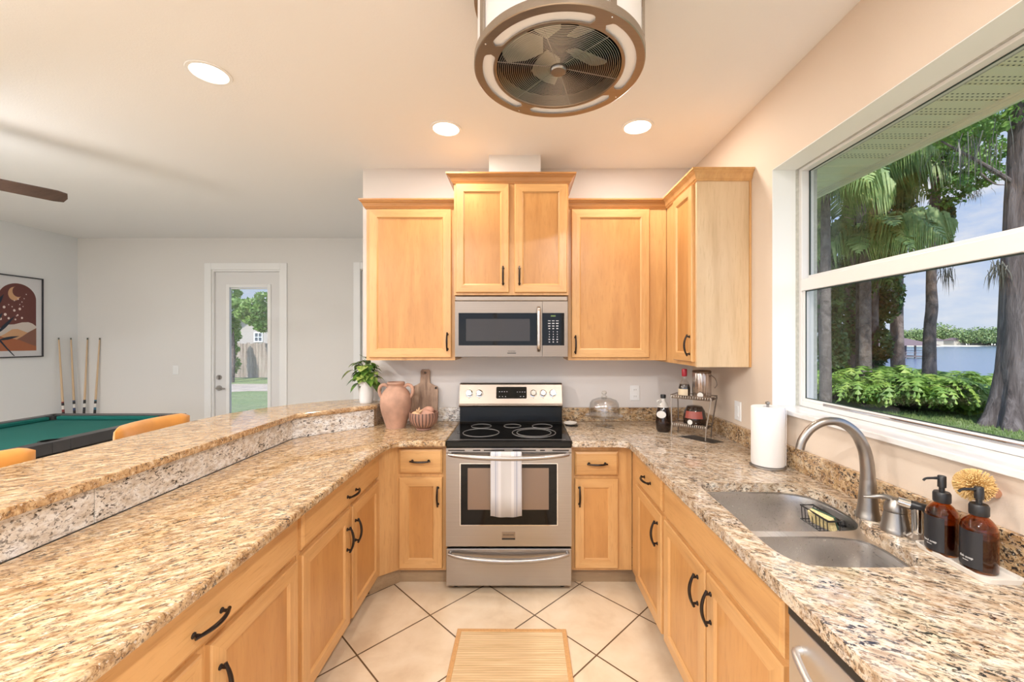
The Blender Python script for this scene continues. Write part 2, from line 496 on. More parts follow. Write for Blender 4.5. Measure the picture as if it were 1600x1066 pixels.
def crown(path, z0, z1, proj, mat, parent):
    """moulding profile swept along a 2-D path (outside on the left of travel is handled by the caller's offset sign)"""
    prof = [(0.0, z0), (0.006, z0), (0.010, z0 + .008), (0.014, z0 + .012), (proj * .55, z0 + (z1 - z0) * .55), (proj * .8, z1 - .018), (proj * .86, z1 - .012), (proj, z1 - .010), (proj, z1), (0.0, z1)]
    P = [Vector(p) for p in path]; n = len(P); V, F_ = [], []
    for i, p in enumerate(P):
        d0 = (p - P[i - 1]).normalized() if i > 0 else (P[1] - p).normalized()
        d1 = (P[i + 1] - p).normalized() if i < n - 1 else d0
        n0, n1 = Vector((d0.y, -d0.x)), Vector((d1.y, -d1.x))
        b_ = (n0 + n1).normalized(); b_ = b_ / max(0.3, b_.dot(n0))
        for w, z in prof: V.append((p.x + b_.x * w, p.y + b_.y * w, z))
    m = len(prof)
    for i in range(n - 1):
        for k in range(m):
            k2 = (k + 1) % m
            F_.append((i * m + k, i * m + k2, (i + 1) * m + k2, (i + 1) * m + k))
    F_.append(tuple(range(m))[::-1]); F_.append(tuple(range((n - 1) * m, n * m)))
    return ob('crown_molding', (V, F_), mat, parent)
# ================================================================ THE SETTING
XR, YB, ZC = 1.305, 3.11, 2.83          # right wall, kitchen back wall, ceiling
XL, YF, YN = -5.64, 5.21, -3.2          # left wall, far wall, wall behind the camera
# floor: 16 inch tiles laid diagonally
def tile_mat():
    m, nt, b = _mat('floor_tile')
    g = nt.nodes.new('ShaderNodeNewGeometry')
    mp = nt.nodes.new('ShaderNodeMapping'); mp.vector_type = 'POINT'
    mp.inputs['Rotation'].default_value = (0, 0, R(45))
    nt.links.new(g.outputs['Position'], mp.inputs[0])
    s = nt.nodes.new('ShaderNodeSeparateXYZ'); nt.links.new(mp.outputs[0], s.inputs[0])
    T = 0.4095
    # a grid crossing lies at (X,Y) = (0.076, 2.27)
    cx, cy = 0.076, 2.27
    rx, ry = cx * math.cos(R(45)) - cy * math.sin(R(45)), cx * math.sin(R(45)) + cy * math.cos(R(45))
    def dist(out, c0):
        a = _math(nt, 'SUBTRACT', out, c0); a = _math(nt, 'DIVIDE', a, T)
        fl = _math(nt, 'FLOOR', a); fr = _math(nt, 'SUBTRACT', a, fl)
        e_ = _math(nt, 'SUBTRACT', fr, 0.5); e_ = _math(nt, 'ABSOLUTE', e_)
        return e_, fl
    ex, fx = dist(s.outputs[0], rx); ey, fy = dist(s.outputs[1], ry)
    mx = _math(nt, 'MAXIMUM', ex, ey)
    grout = _math(nt, 'GREATER_THAN', mx, 0.5 - 0.0038 / T)
    wn_ = nt.nodes.new('ShaderNodeTexWhiteNoise'); wn_.noise_dimensions = '2D'
    cb = nt.nodes.new('ShaderNodeCombineXYZ'); nt.links.new(fx, cb.inputs[0]); nt.links.new(fy, cb.inputs[1]); nt.links.new(cb.outputs[0], wn_.inputs['Vector'])
    v = _coords(nt, world_pos=True)
    n = _noise(nt, v, 4.5, 5, 0.6, 0.4)
    c = _ramp(nt, n, [(0.3, (0.64, 0.49, 0.33)), (0.5, (0.74, 0.60, 0.43)), (0.72, (0.81, 0.69, 0.53))])
    c = _mixc(nt, _math(nt, 'MULTIPLY', wn_.outputs['Value'], 0.22), c, (0.78, 0.66, 0.51))
    c = _mixc(nt, grout, c, (0.13, 0.075, 0.035))
    nt.links.new(c, b.inputs['Base Color'])
    b.inputs['Roughness'].default_value = 0.33
    _bump(nt, b, _math(nt, 'MULTIPLY', grout, -1.0), 0.6, 0.002)
    MATS['floor_tile'] = m
tile_mat()
struct('floor', box(XL, XR, YN, YF, -0.06, 0), 'floor_tile')
struct('ceiling', box(XL - .2, XR + .2, YN - .2, YF + .2, ZC, ZC + .1), 'ceiling_paint')
# right wall with the window opening (Y 0.28..2.128, Z 1.165..2.41)
WY0, WY1, WZ0, WZ1 = 0.28, 2.128, 1.165, 2.41
XO = 1.53
def wall_with_hole(x0, x1, ya, yb, z0, z1, hy0, hy1, hz0, hz1):
    return join(box(x0, x1, ya, hy0, z0, z1), box(x0, x1, hy1, yb, z0, z1), box(x0, x1, hy0, hy1, z0, hz0), box(x0, x1, hy0, hy1, hz1, z1))
struct('wall_right', wall_with_hole(XR, XR + .118, YN, YF, 0, ZC, WY0, WY1, WZ0, WZ1), 'wall_paint_lamplit')
simple('stucco_exterior', (0.52, 0.52, 0.47), 0.9, var=0.12, vscale=60, bump=0.8)
struct('wall_exterior', wall_with_hole(XR + .12, XO, YN, YF + .12, -0.4, ZC - .27, WY0 + .01, WY1 - .012, WZ0 + .01, WZ1 - .004), 'stucco_exterior')
# the white plastered return round the opening
struct('trim_1', join(box(XR + .001, XR + .137, WY1, WY1 + .0, WZ0, WZ1), box(XR + .0005, XR + .137, WY1 - .003, WY1 + .001, WZ0 + .02, WZ1),
                      box(XR + .0005, XR + .137, WY0 - .001, WY0 + .003, WZ0 + .02, WZ1), box(XR + .0005, XR + .137, WY0, WY1, WZ1 - .003, WZ1 + .001)), 'jamb_white')
def marble():
    m, nt, b = _mat('sill_marble')
    v = _coords(nt, (1, .3, 1), world_pos=True)
    c = _ramp(nt, _noise(nt, v, 14, 5, .6, .6), [(0.3, (0.60, 0.55, 0.50)), (0.5, (0.80, 0.79, 0.78)), (0.7, (0.85, 0.85, 0.86))])
    nt.links.new(c, b.inputs['Base Color']); b.inputs['Roughness'].default_value = 0.12
    MATS['sill_marble'] = m
marble()
s = struct('trim_2', box(1.283, XR + .138, WY0 + .001, WY1 - .001, 1.163, 1.186), 'sill_marble', bevel=.003)
s['label'] = 'pale marble sill under the kitchen window'
# window_1: single-hung, white vinyl
W = sroot('window_1', (1.44, 1.2, WZ0), 'white vinyl single-hung window over the sink')
xf0, xf1 = 1.437, 1.50
zb = 1.187
ob('window_frame', join(box(xf0, xf1, WY1 - .031, WY1 - .004, zb, WZ1 - .004), box(xf0, xf1, WY0 + .004, WY0 + .036, zb, WZ1 - .004),
                        box(xf0, xf1, WY0 + .036, WY1 - .031, WZ1 - .018, WZ1 - .004), box(xf0, xf1, WY0 + .036, WY1 - .031, zb, zb + .028)), 'vinyl_white', W, bevel=.002)
ob('lower_sash', join(box(1.442, 1.468, WY0 + .036, WY1 - .031, zb + .028, zb + .042), box(1.442, 1.468, WY0 + .036, WY0 + .05, zb + .04, 1.80),
                      box(1.442, 1.468, WY1 - .046, WY1 - .031, zb + .04, 1.80)), 'vinyl_white', W, bevel=.002)
ob('meeting_rail', join(box(1.432, 1.47, WY0 + .036, WY1 - .031, 1.775, 1.835), box(1.47, 1.492, WY0 + .036, WY1 - .031, 1.80, 1.856)), 'vinyl_white', W, bevel=.003)
simple('gasket', (0.03, 0.05, 0.045), 0.6)
ob('gasket', join(box(1.446, 1.450, WY0 + .05, WY1 - .046, zb + .042, zb + .046), box(1.446, 1.450, WY0 + .05, WY1 - .046, 1.770, 1.775),
                  box(1.446, 1.450, WY1 - .050, WY1 - .046, zb + .046, 1.770), box(1.474, 1.478, WY0 + .036, WY1 - .031, WZ1 - .022, WZ1 - .018), box(1.474, 1.478, WY1 - .040, WY1 - .031, 1.856, WZ1 - .022)), 'gasket', W)
ob('sash_track', box(1.436, 1.442, WY0 + .05, 1.95, zb + .022, zb + .036), 'chrome', W, bevel=.002)
ob('glass_pane', box(1.455, 1.459, WY0 + .045, WY1 - .04, zb + .04, 1.78), 'window_glass', W)
ob('glass_pane', box(1.480, 1.484, WY0 + .036, WY1 - .031, 1.85, WZ1 - .018), 'window_glass', W)
# kitchen back wall, its end by the bar
struct('wall_back', box(-1.20, XR, YB, YB + .12, 0, ZC), 'wall_paint_kitchen')
struct('wall_passage', box(-1.02, -.90, YB + .12, YF, 0, ZC), 'wall_paint')
# far wall with two openings
DX0, DX1, DZ = -3.93, -3.055, 2.425
D2X0, D2X1 = -2.04, -1.16
struct('wall_far', join(box(XL, DX0, YF, YF + .12, 0, ZC), box(DX1, D2X0, YF, YF + .12, 0, ZC), box(D2X1, -1.02, YF, YF + .12, 0, ZC),
                        box(DX0, DX1, YF, YF + .12, DZ, ZC), box(D2X0, D2X1, YF, YF + .12, DZ, ZC)), 'wall_paint_beige')
struct('wall_left', box(XL - .12, XL, YN, YF, 0, ZC), 'wall_paint_cool')
# wall behind the camera with a wide sliding-door opening to the patio
PX0, PX1, PZ = -4.9, 0.9, 2.45
struct('wall_rear', join(box(XL, PX0, YN - .12, YN, 0, ZC), box(PX1, XR, YN - .12, YN, 0, ZC), box(PX0, PX1, YN - .12, YN, PZ, ZC)), 'wall_paint')
D3 = sroot('door_3', (-2, YN, 0), 'wide white sliding glass door behind the camera')
fr = []
for k in range(5):
    x = PX0 + (PX1 - PX0) * k / 4
    fr.append(box(x - (.0 if k == 0 else .04), x + (.0 if k == 4 else .04), YN - .09, YN - .04, 0, PZ))
fr += [box(PX0, PX1, YN - .09, YN - .04, 0, .06), box(PX0, PX1, YN - .09, YN - .04, PZ - .06, PZ)]
ob('door_frame', join(*fr), 'trim_white', D3)
for k in range(4):
    x = PX0 + (PX1 - PX0) * k / 4
    ob('glass_pane', box(x + .04, x + (PX1 - PX0) / 4 - .04, YN - .068, YN - .062, .06, PZ - .06), 'window_glass', D3)
simple('patio_concrete', (0.55, 0.52, 0.48), 0.8, var=.08)
struct('patio', box(-6, 2, YN - 4.5, YN - .12, -.16, -.04), 'patio_concrete')
# baseboards and the box where the range vent meets the ceiling
struct('baseboard_far', join(box(XL, DX0 - .09, YF - .015, YF, 0, .10), box(DX1 + .09, D2X0 - .09, YF - .015, YF, 0, .10)), 'trim_white')
struct('baseboard_left', box(XL, XL + .015, YN, YF - .015, 0, .10), 'trim_white')
o = struct('trim_3', box(-.226, .14, 2.885, YB, 2.62, ZC), 'wall_paint')
o['label'] = 'painted duct box between centre cabinet and ceiling'

# door_1: tall white door with one glass light and mini blinds
D = sroot('door_1', ((DX0 + DX1) / 2, YF, 0), 'tall white back door with long glass light')
def casing(x0, x1, z1, root, w=.085):
    ob('door_casing', join(box(x0 - w, x0, YF - .02, YF, 0, z1 + w), box(x1, x1 + w, YF - .02, YF, 0, z1 + w), box(x0, x1, YF - .02, YF, z1, z1 + w)), 'trim_white', root, bevel=.004)
casing(DX0, DX1, DZ, D)
ob('door_jamb', join(box(DX0, DX0 + .02, YF, YF + .12, 0, DZ), box(DX1 - .02, DX1, YF, YF + .12, 0, DZ), box(DX0 + .02, DX1 - .02, YF, YF + .12, DZ - .02, DZ)), 'trim_white', D)
dx0, dx1, yd = DX0 + .022, DX1 - .022, YF + .03
gx0, gx1, gz0, gz1 = -3.735, -3.225, .40, 2.215
simple('door_white', (0.74, 0.74, 0.74), 0.4)
slab = ob('door_slab', join(box(dx0, gx0, yd, yd + .045, .01, DZ - .022), box(gx1, dx1, yd, yd + .045, .01, DZ - .022), box(gx0, gx1, yd, yd + .045, .01, gz0), box(gx0, gx1, yd, yd + .045, gz1, DZ - .022)), 'door_white', D)
ob('glass_frame', join(box(gx0 - .03, gx0 + .012, yd - .014, yd, gz0 - .03, gz1 + .03), box(gx1 - .012, gx1 + .03, yd - .014, yd, gz0 - .03, gz1 + .03),
                       box(gx0 + .012, gx1 - .012, yd - .014, yd, gz0 - .03, gz0 + .012), box(gx0 + .012, gx1 - .012, yd - .014, yd, gz1 - .012, gz1 + .03)), 'trim_white', D, bevel=.004)
ob('glass_pane', box(gx0, gx1, yd + .004, yd + .008, gz0, gz1), 'window_glass', D)
bl = []
z = gz0 + .015
while z < gz1 - .02:
    bl.append(box(gx0 + .013, gx1 - .013, yd + .014, yd + .030, z, z + .0012)); z += .0175
ob('blind', join(*bl, box(gx0 + .013, gx1 - .013, yd + .012, yd + .032, gz1 - .028, gz1 - .012)), 'trim_white', D)
simple('satin_nickel', (0.42, 0.40, 0.38), 0.3, 1.0)
ob('deadbolt', join(cyl((-3.857, yd, 1.056), (-3.857, yd - .014, 1.056), .032), cyl((-3.857, yd - .014, 1.056), (-3.857, yd - .03, 1.056), .012), box(-3.867, -3.847, yd - .038, yd - .028, 1.034, 1.078)), 'satin_nickel', D, smooth=True)
ob('door_handle', join(cyl((-3.857, yd, .918), (-3.857, yd - .012, .918), .034), cyl((-3.857, yd - .012, .918), (-3.857, yd - .05, .918), .011), tube([(-3.862, yd - .05, .918), (-3.80, yd - .052, .92), (-3.755, yd - .045, .914)], [.011, .009, .008], 10)), 'satin_nickel', D, smooth=True)
ob('hinge', join(*[box(dx1 - .004, dx1 + .012, yd - .008, yd + .002, zz, zz + .09) for zz in (.2, 1.2, 2.15)]), 'satin_nickel', D)
# door_2: only its casing edge shows past the kitchen wall
D2 = sroot('door_2', ((D2X0 + D2X1) / 2, YF, 0), 'white door beyond the end of the kitchen wall')
casing(D2X0, D2X1, DZ + .01, D2)
ob('door_slab', box(D2X0 + .004, D2X1 - .004, YF + .03, YF + .07, .01, DZ - .004), 'trim_white', D2)
# switches and outlets: small things fixed to walls
def plate(name, F, u, z, label, cat, kind, w=.072, h=.115):
    t = thing(name, F.p(u, 0, z), label, cat)
    (v, f), k = F.rings([(u - w / 2, u + w / 2, z - h / 2, z + h / 2, 0.0005), (u - w / 2, u + w / 2, z - h / 2, z + h / 2, .003), (u - w / 2 + .004, u + w / 2 - .004, z - h / 2 + .004, z + h / 2 - .004, .006)], back=True)
    ob('cover_plate', (v, f), 'trim_white', t)
    if kind == 'switch':
        ob('rocker', F.box(u - .016, u + .016, .006, .010, z - .033, z + .033), 'trim_white', t, bevel=.002)
    else:
        for dz in (.025, -.025):
            r = ob('socket', F.box(u - .017, u + .017, .006, .008, z + dz - .016, z + dz + .016), 'trim_white', t, bevel=.004)
            ob('slot', join(F.box(u - .008, u - .006, .0075, .0085, z + dz - .005, z + dz + .006), F.box(u + .006, u + .008, .0075, .0085, z + dz - .005, z + dz + .006)), 'dark_gap', r)
FB = Face((0, YB, 0), (1, 0, 0), (0, -1, 0))
FFAR = Face((0, YF, 0), (1, 0, 0), (0, -1, 0))
FR = Face((XR, 0, 0), (0, 1, 0), (-1, 0, 0))
plate('wall_outlet', FB, .865, 1.125, 'white duplex outlet on the kitchen wall right of the glass cake stand', 'outlet', 'outlet')
plate('light_switch', FFAR, -4.39, 1.15, 'white light switch on the beige wall left of the glass back door', 'switch', 'switch')
plate('light_switch', FR, 2.46, 1.10, 'white rocker switch on the right wall behind the paper towel roll', 'switch', 'switch')

# ================================================================ recessed lamps, real and added, and their light
def can_light(x, y, label, power, color, group=None, yaw=0):
    t = thing('recessed_light', (x, y, ZC), label, 'ceiling light', group)
    ob('trim_ring', lathe([(.078, -.001), (.080, -.006), (.094, -.005), (.096, -.001)], (x, y, ZC), 40), 'trim_white', t, smooth=True)
    ob('lens', lathe([(0, -.004), (.05, -.004), (.078, -.002)], (x, y, ZC), 40), 'lamp_disc', t, smooth=True)
    ld = bpy.data.lights.new('lamp', 'AREA'); ld.shape = 'DISK'; ld.size = .15; ld.energy = power; ld.color = color
    lo = bpy.data.objects.new('lamp', ld); COL.objects.link(lo); lo.parent = t; lo.location = (0, 0, -.012)
    return t
can_light(-.462, 2.525, 'lit round recessed ceiling light left of the vent box', LAMP_W, LAMP_COLOR)
can_light(.712, 2.503, 'lit round recessed ceiling light above the right corner cabinets', LAMP_W, LAMP_COLOR)
can_light(-1.522, 2.0, 'lit round recessed ceiling light above the raised bar, largest in view', LAMP_W, LAMP_COLOR)
for i, (x, y) in enumerate([(.60, -.3), (-.9, -.6), (-2.6, .4), (-4.4, .4), (-2.6, -1.9), (-4.6, -1.9)]):
    can_light(x, y, 'added recessed fill light, out of view, brightening the living area', FILL_LAMP_W, FILL_LAMP_COLOR, 'added fill lights out of view')  # unseen fill lamps, added to brighten the whole room
# ================================================================ BASE CABINETS
ZT = 0.876      # top of cabinet bodies, underside of the granite
def base_cab(name, label, body, toe, face=None):
    x0, x1, y0, y1 = body
    t = thing('base_cabinet', ((x0 + x1) / 2, (y0 + y1) / 2, 0), label, 'cabinet')
    ob('cabinet_body', box(x0, x1, y0, y1, .10, ZT - .001), 'maple', t)
    ob('toe_kick', box(*toe, 0, .099), 'toe_wood', t)
    return t
# back wall, left of the range
YFc = 2.54
FBK = Face((0, YFc, 0), (1, 0, 0), (0, -1, 0))
t = base_cab('', 'narrow base cabinet with one drawer and door left of the range', (-.762, -.457, YFc, YB - .003), (-.762, -.457, 2.585, 2.60))
cab_drawer(FBK, -.752, -.484, .703, .853, t, (-.618, .782))
cab_door(FBK, -.752, -.484, .118, .680, t, (-.511, .567, True))
ob('filler_panel', prism([(-.762, 2.54), (-.762, 2.56), (-.885, 2.482), (-.868, 2.462)], .10, ZT - .001), 'maple', t)
ob('corner_toe_kick', prism([(-.762, 2.585), (-.762, 2.60), (-.93, 2.47), (-.91, 2.455)], 0, .099), 'toe_wood', t)
# back wall, right of the range
t = base_cab('', 'narrow base cabinet with one drawer and door right of the range', (.310, .688, YFc, YB - .003), (.310, .75, 2.585, 2.60))
cab_drawer(FBK, .332, .600, .690, .838, t, (.468, .765))
cab_door(FBK, .332, .600, .118, .672, t, (.360, .567, True))
# left run (peninsula): face looks towards +X
FL = Face((-.870, 0, 0), (0, 1, 0), (1, 0, 0))
def left_unit(y0, y1, label, mid):
    t = base_cab('', label, (-1.425, -.870, y0, y1), (-.945, -.930, y0, y1))
    cab_drawer(FL, y0 + .015, y1 - .012, .703, .857, t, (mid, .755), ax='y')
    cab_door(FL, y0 + .015, mid - .018, .115, .683, t, (mid - .055, .548, True), ax='y')
    cab_door(FL, mid + .014, y1 - .012, .115, .683, t, (mid + .045, .548, True), ax='y')
    return t
left_unit(1.583, 2.475, 'wide peninsula base cabinet with two doors nearest the corner', 2.058)
left_unit(.665, 1.577, 'wide peninsula base cabinet with two doors, nearest the camera', 1.113)
# right run under the window: face looks towards -X
FRT = Face((.690, 0, 0), (0, 1, 0), (-1, 0, 0))
t = base_cab('', 'narrow base cabinet between the right corner and the sink cabinet', (.690, XR - .003, 1.945, 2.535), (.76, .775, 1.945, 2.585))
cab_drawer(FRT, 1.962, 2.40, .703, .853, t, (2.17, .783), ax='y')
cab_door(FRT, 1.962, 2.40, .115, .683, t, (2.012, .575, True), ax='y')
t = base_cab('', 'sink base cabinet with long false front and two doors', (.690, .735, 1.036, 1.940), (.76, .775, 1.036, 1.940))
ob('side_panel', join(box(.735, XR - .003, 1.036, 1.054, .10, .66), box(.735, XR - .003, 1.922, 1.940, .10, .66), box(.735, XR - .003, 1.054, 1.922, .10, .118)), 'maple', t)
cab_drawer(FRT, 1.052, 1.925, .703, .853, t, None, ax='y', name='false_front')
cab_door(FRT, 1.497, 1.925, .115, .683, t, (1.553, .575, True), ax='y')
cab_door(FRT, 1.052, 1.482, .115, .683, t, (1.447, .575, True), ax='y')
# dishwasher
t = thing('dishwasher', (1.0, .73, 0), 'stainless dishwasher under the window-side counter near the camera', 'dishwasher')
ob('tub_body', box(.700, XR - .01, .425, 1.030, .02, .868), 'black_plastic', t)
FDW = Face((.700, 0, 0), (0, 1, 0), (-1, 0, 0))
ob('door', FDW.box(.430, 1.026, 0, .030, .11, .835), 'stainless_smooth', t, bevel=.004)
ob('control_strip', FDW.box(.430, 1.026, 0, .032, .837, .866), 'black_plastic', t, bevel=.003)
pts = [FDW.p(u, .030 + w, z) for u, w, z in spline([(.98, 0, .78), (.965, .022, .778), (.86, .045, .765), (.73, .05, .76), (.60, .045, .765), (.495, .022, .778), (.48, 0, .78)], 5)]
ob('handle', tube(pts, .0095, 10), 'stainless_smooth', t, smooth=True)
ob('toe_panel', FDW.box(.430, 1.026, -.05, -.03, .01, .10), 'black_plastic', t)
ob('end_panel', box(.690, XR - .003, .385, .40, 0, ZT - .001), 'maple', t)

# ================================================================ GRANITE
cut = []
for x, y, _ in spline([(.738, 1.42, 0), (.742, 1.60, 0), (.752, 1.71, 0), (.80, 1.742, 0), (.95, 1.746, 0), (1.10, 1.738, 0), (1.185, 1.69, 0), (1.213, 1.60, 0), (1.20, 1.47, 0), (1.145, 1.375, 0), (1.122, 1.27, 0),
                      (1.108, 1.155, 0), (1.065, 1.102, 0), (.92, 1.094, 0), (.79, 1.104, 0), (.737, 1.16, 0), (.730, 1.28, 0), (.738, 1.42, 0)], 5)[:-1]:
    cut.append((x, y))
slabA = [(.309, 2.476), (.590, 2.476), (.622, 2.470), (.640, 2.455), (.648, 2.425), (.649, .385), (XR - .002, .385), (XR - .002, YB - .002), (.309, YB - .002)]
t = thing('granite_countertop', (1.0, 1.8, .877), 'mottled granite countertop with sink cutout under the window', 'countertop')
ob('slab', prism(slabA, .877, .915, [cut]), 'granite_window_side', t, bevel=.011, seg=3)
ob('backsplash', join(box(.309, XR - .024, YB - .022, YB - .002, .9152, 1.017), box(XR - .022, XR - .002, .385, YB - .002, .9152, 1.017)), 'granite_splash', t, bevel=.002)
slabB = [(-.456, 2.476), (-.456, YB - .002), (-1.050, YB - .002), (-1.050, 2.905), (-1.418, 2.545), (-1.418, .385), (-.795, .385), (-.795, 2.33), (-.788, 2.385), (-.770, 2.44), (-.735, 2.470), (-.70, 2.476)]
t = thing('granite_countertop', (-1.1, 1.8, .877), 'golden granite countertop of the peninsula left of the range', 'countertop')
ob('slab', prism(slabB, .877, .915), 'granite_peninsula', t, bevel=.011, seg=3)
ob('backsplash', box(-1.02, -.458, YB - .022, YB - .002, .9152, 1.017), 'granite_riser_sheen', t, bevel=.002)
# knee wall carrying the raised bar
struct('wall_knee', prism([(-1.450, .385), (-1.450, 2.53), (-1.062, 2.915), (-1.062, YB - .001), (-1.19, YB - .001), (-1.5, 2.72), (-1.56, 2.56), (-1.56, .385)], 0, 1.036), 'wall_paint')
t = thing('raised_granite_bar', (-1.62, 1.8, 1.038), 'raised granite breakfast bar with clipped corner behind the peninsula counter', 'bar counter')
bar = [(-1.39, .385), (-1.39, 2.540), (-1.035, 2.885), (-1.022, 2.915), (-1.022, YB - .002), (-1.202, YB - .002), (-1.205, 3.20), (-1.29, 3.185), (-1.45, 3.09), (-1.62, 2.935), (-1.74, 2.76), (-1.83, 2.55), (-1.86, 2.33), (-1.86, .385)]
ob('bar_top', prism(bar, 1.038, 1.069), 'granite_bar', t, bevel=.010, seg=3)
rs = [(-1.418, .385), (-1.418, 1.36), (-1.448, 1.36), (-1.448, .385)]
ob('riser', prism(rs, .9155, 1.0375), 'granite_riser_sheen', t)
rs = [(-1.418, 1.3625), (-1.418, 2.541), (-1.448, 2.553), (-1.448, 1.3625)]
ob('riser', prism(rs, .9155, 1.0375), 'granite_riser_sheen', t)
ob('riser', prism([(-1.4175, 2.5425), (-1.040, 2.897), (-1.0615, 2.914), (-1.447, 2.555)], .9155, 1.0375), 'granite_riser_sheen', t)
ob('riser', prism([(-1.039, 2.899), (-1.039, YB - .002), (-1.0605, YB - .002), (-1.0605, 2.9165)], .9155, 1.0375), 'granite_bar', t)

# ================================================================ SINK AND TAPWARE
t = thing('kitchen_sink', (1.0, 1.42, .70), 'stainless undermount double-bowl sink below the window', 'sink')
def offset(poly, d):
    c = Vector((sum(p[0] for p in poly) / len(poly), sum(p[1] for p in poly) / len(poly)))
    out = []
    n = len(poly)
    for i in range(n):
        a, b_ = Vector(poly[i - 1]), Vector(poly[(i + 1) % n])
        tt = (b_ - a).normalized(); nn = Vector((tt.y, -tt.x)); p = Vector(poly[i])
        if nn.dot(c - p) < 0: nn = -nn
        q = p + nn * d; out.append((q.x, q.y))
    return out
far = [(x, y) for x, y, _ in spline([(.738, 1.42, 0), (.742, 1.60, 0), (.755, 1.71, 0), (.80, 1.741, 0), (.95, 1.745, 0), (1.10, 1.736, 0), (1.183, 1.69, 0), (1.211, 1.60, 0), (1.198, 1.47, 0), (1.15, 1.40, 0), (1.08, 1.384, 0), (.94, 1.382, 0), (.79, 1.384, 0), (.745, 1.396, 0), (.738, 1.42, 0)], 5)[:-1]]
near = [(x, y) for x, y, _ in spline([(.730, 1.28, 0), (.738, 1.325, 0), (.775, 1.346, 0), (.92, 1.350, 0), (1.03, 1.346, 0), (1.10, 1.32, 0), (1.12, 1.26, 0), (1.106, 1.155, 0), (1.064, 1.103, 0), (.92, 1.096, 0), (.79, 1.105, 0), (.738, 1.16, 0), (.730, 1.28, 0)], 5)[:-1]]
deck = offset(cut, -.02)
ob('rim', prism(deck, .870, .8765, [offset(far, .002), offset(near, .002)]), 'sink_steel', t)
def bowl(poly, depth):
    rows = [(poly, .8755), (offset(poly, .002), .868), (offset(poly, .010), .80), (offset(poly, .016), .876 - depth + .04), (offset(poly, .028), .876 - depth + .014), (offset(poly, .05), .876 - depth)]
    V, F_ = [], []; n = len(poly)
    for pl, z in rows: V += [(x, y, z) for x, y in pl]
    for r_ in range(len(rows) - 1):
        for i in range(n):
            j = (i + 1) % n; F_.append((r_ * n + i, r_ * n + j, (r_ + 1) * n + j, (r_ + 1) * n + i))
    last = rows[-1][0]; b0 = (len(rows) - 1) * n
    for tr in tessellate_polygon([[Vector((x, y, 0)) for x, y in last]]): F_.append(tuple(b0 + i for i in tr))
    return V, F_
ob('bowl', bowl(far, .20), 'sink_steel', t, smooth=True, angle=60)
ob('bowl', bowl(near, .17), 'sink_steel', t, smooth=True, angle=60)
ob('drain', lathe([(0, .004), (.03, .004), (.045, .006), (.056, .002)], (.97, 1.57, .676), 30), 'chrome', t, smooth=True)
ob('drain', lathe([(0, .004), (.03, .004), (.045, .006), (.056, .002)], (.91, 1.22, .706), 30), 'chrome', t, smooth=True)
# gooseneck tap
fx, fy = 1.19, 1.405
t = thing('kitchen_faucet', (fx, fy, .915), 'brushed nickel gooseneck faucet behind the sink', 'faucet')
ob('base', lathe([(0, 0), (.036, 0), (.036, .004), (.033, .012), (.030, .03), (.0255, .08), (.0225, .13), (0, .13)], (fx, fy, .915), 32), 'nickel', t, smooth=True)
sp = spline([(fx, fy, 1.02), (fx - .002, fy, 1.09), (fx - .012, fy + .002, 1.15), (fx - .04, fy + .005, 1.205), (fx - .085, fy + .010, 1.238), (fx - .135, fy + .016, 1.240), (fx - .178, fy + .022, 1.215), (fx - .205, fy + .027, 1.175), (fx - .214, fy + .029, 1.142)], 6)
nn = len(sp)
ob('spout', tube(sp, [.0225 - .0085 * min(1, i / (nn * .55)) for i in range(nn)], 18), 'nickel', t, smooth=True)
hx, hy = 1.190, 1.302
t = thing('faucet_handle', (hx, hy, .915), 'brushed nickel single lever handle on a bell base beside the faucet', 'faucet handle')
ob('base', lathe([(0, 0), (.039, 0), (.039, .006), (.037, .013), (.036, .016), (.029, .058), (.028, .064), (0, .064)], (hx, hy, .915), 32), 'nickel', t, smooth=True)
ob('dome', lathe([(.029, .0655), (.0295, .070), (.026, .088), (.018, .103), (0, .110)], (hx, hy, .915), 32), 'nickel', t, smooth=True)
ob('lever', tube(spline([(hx + .006, hy, .985), (hx - .005, hy + .004, 1.012), (hx - .03, hy + .01, 1.022), (hx - .06, hy + .018, 1.018), (hx - .082, hy + .024, 1.016)], 5), [.016, .0155, .015, .014, .013, .012, .011, .010, .009, .0085, .008, .0075, .007, .0065, .006, .0055, .005, .0045, .004, .0035, .003], 12), 'nickel', t, smooth=True)
sx, sy = 1.208, 1.247
t = thing('side_sprayer', (sx, sy, .915), 'chrome side sprayer with black grip left of the soap bottles', 'sprayer')
ob('base', lathe([(0, 0), (.027, 0), (.027, .008), (.018, .018), (.016, .02), (0, .02)], (sx, sy, .915), 24), 'nickel', t, smooth=True)
ob('neck', lathe([(0, .02), (.014, .02), (.015, .06), (.016, .095), (0, .097)], (sx, sy, .915), 24), 'chrome', t, smooth=True)
ob('grip', cyl((sx - .015, sy + .01, 1.018), (sx + .03, sy - .022, 1.008), .014, .015, 16), 'black_plastic', t, smooth=True)
ob('spray_head', cyl((sx - .038, sy + .026, 1.024), (sx - .015, sy + .01, 1.018), .013, .014, 16), 'chrome', t, smooth=True)

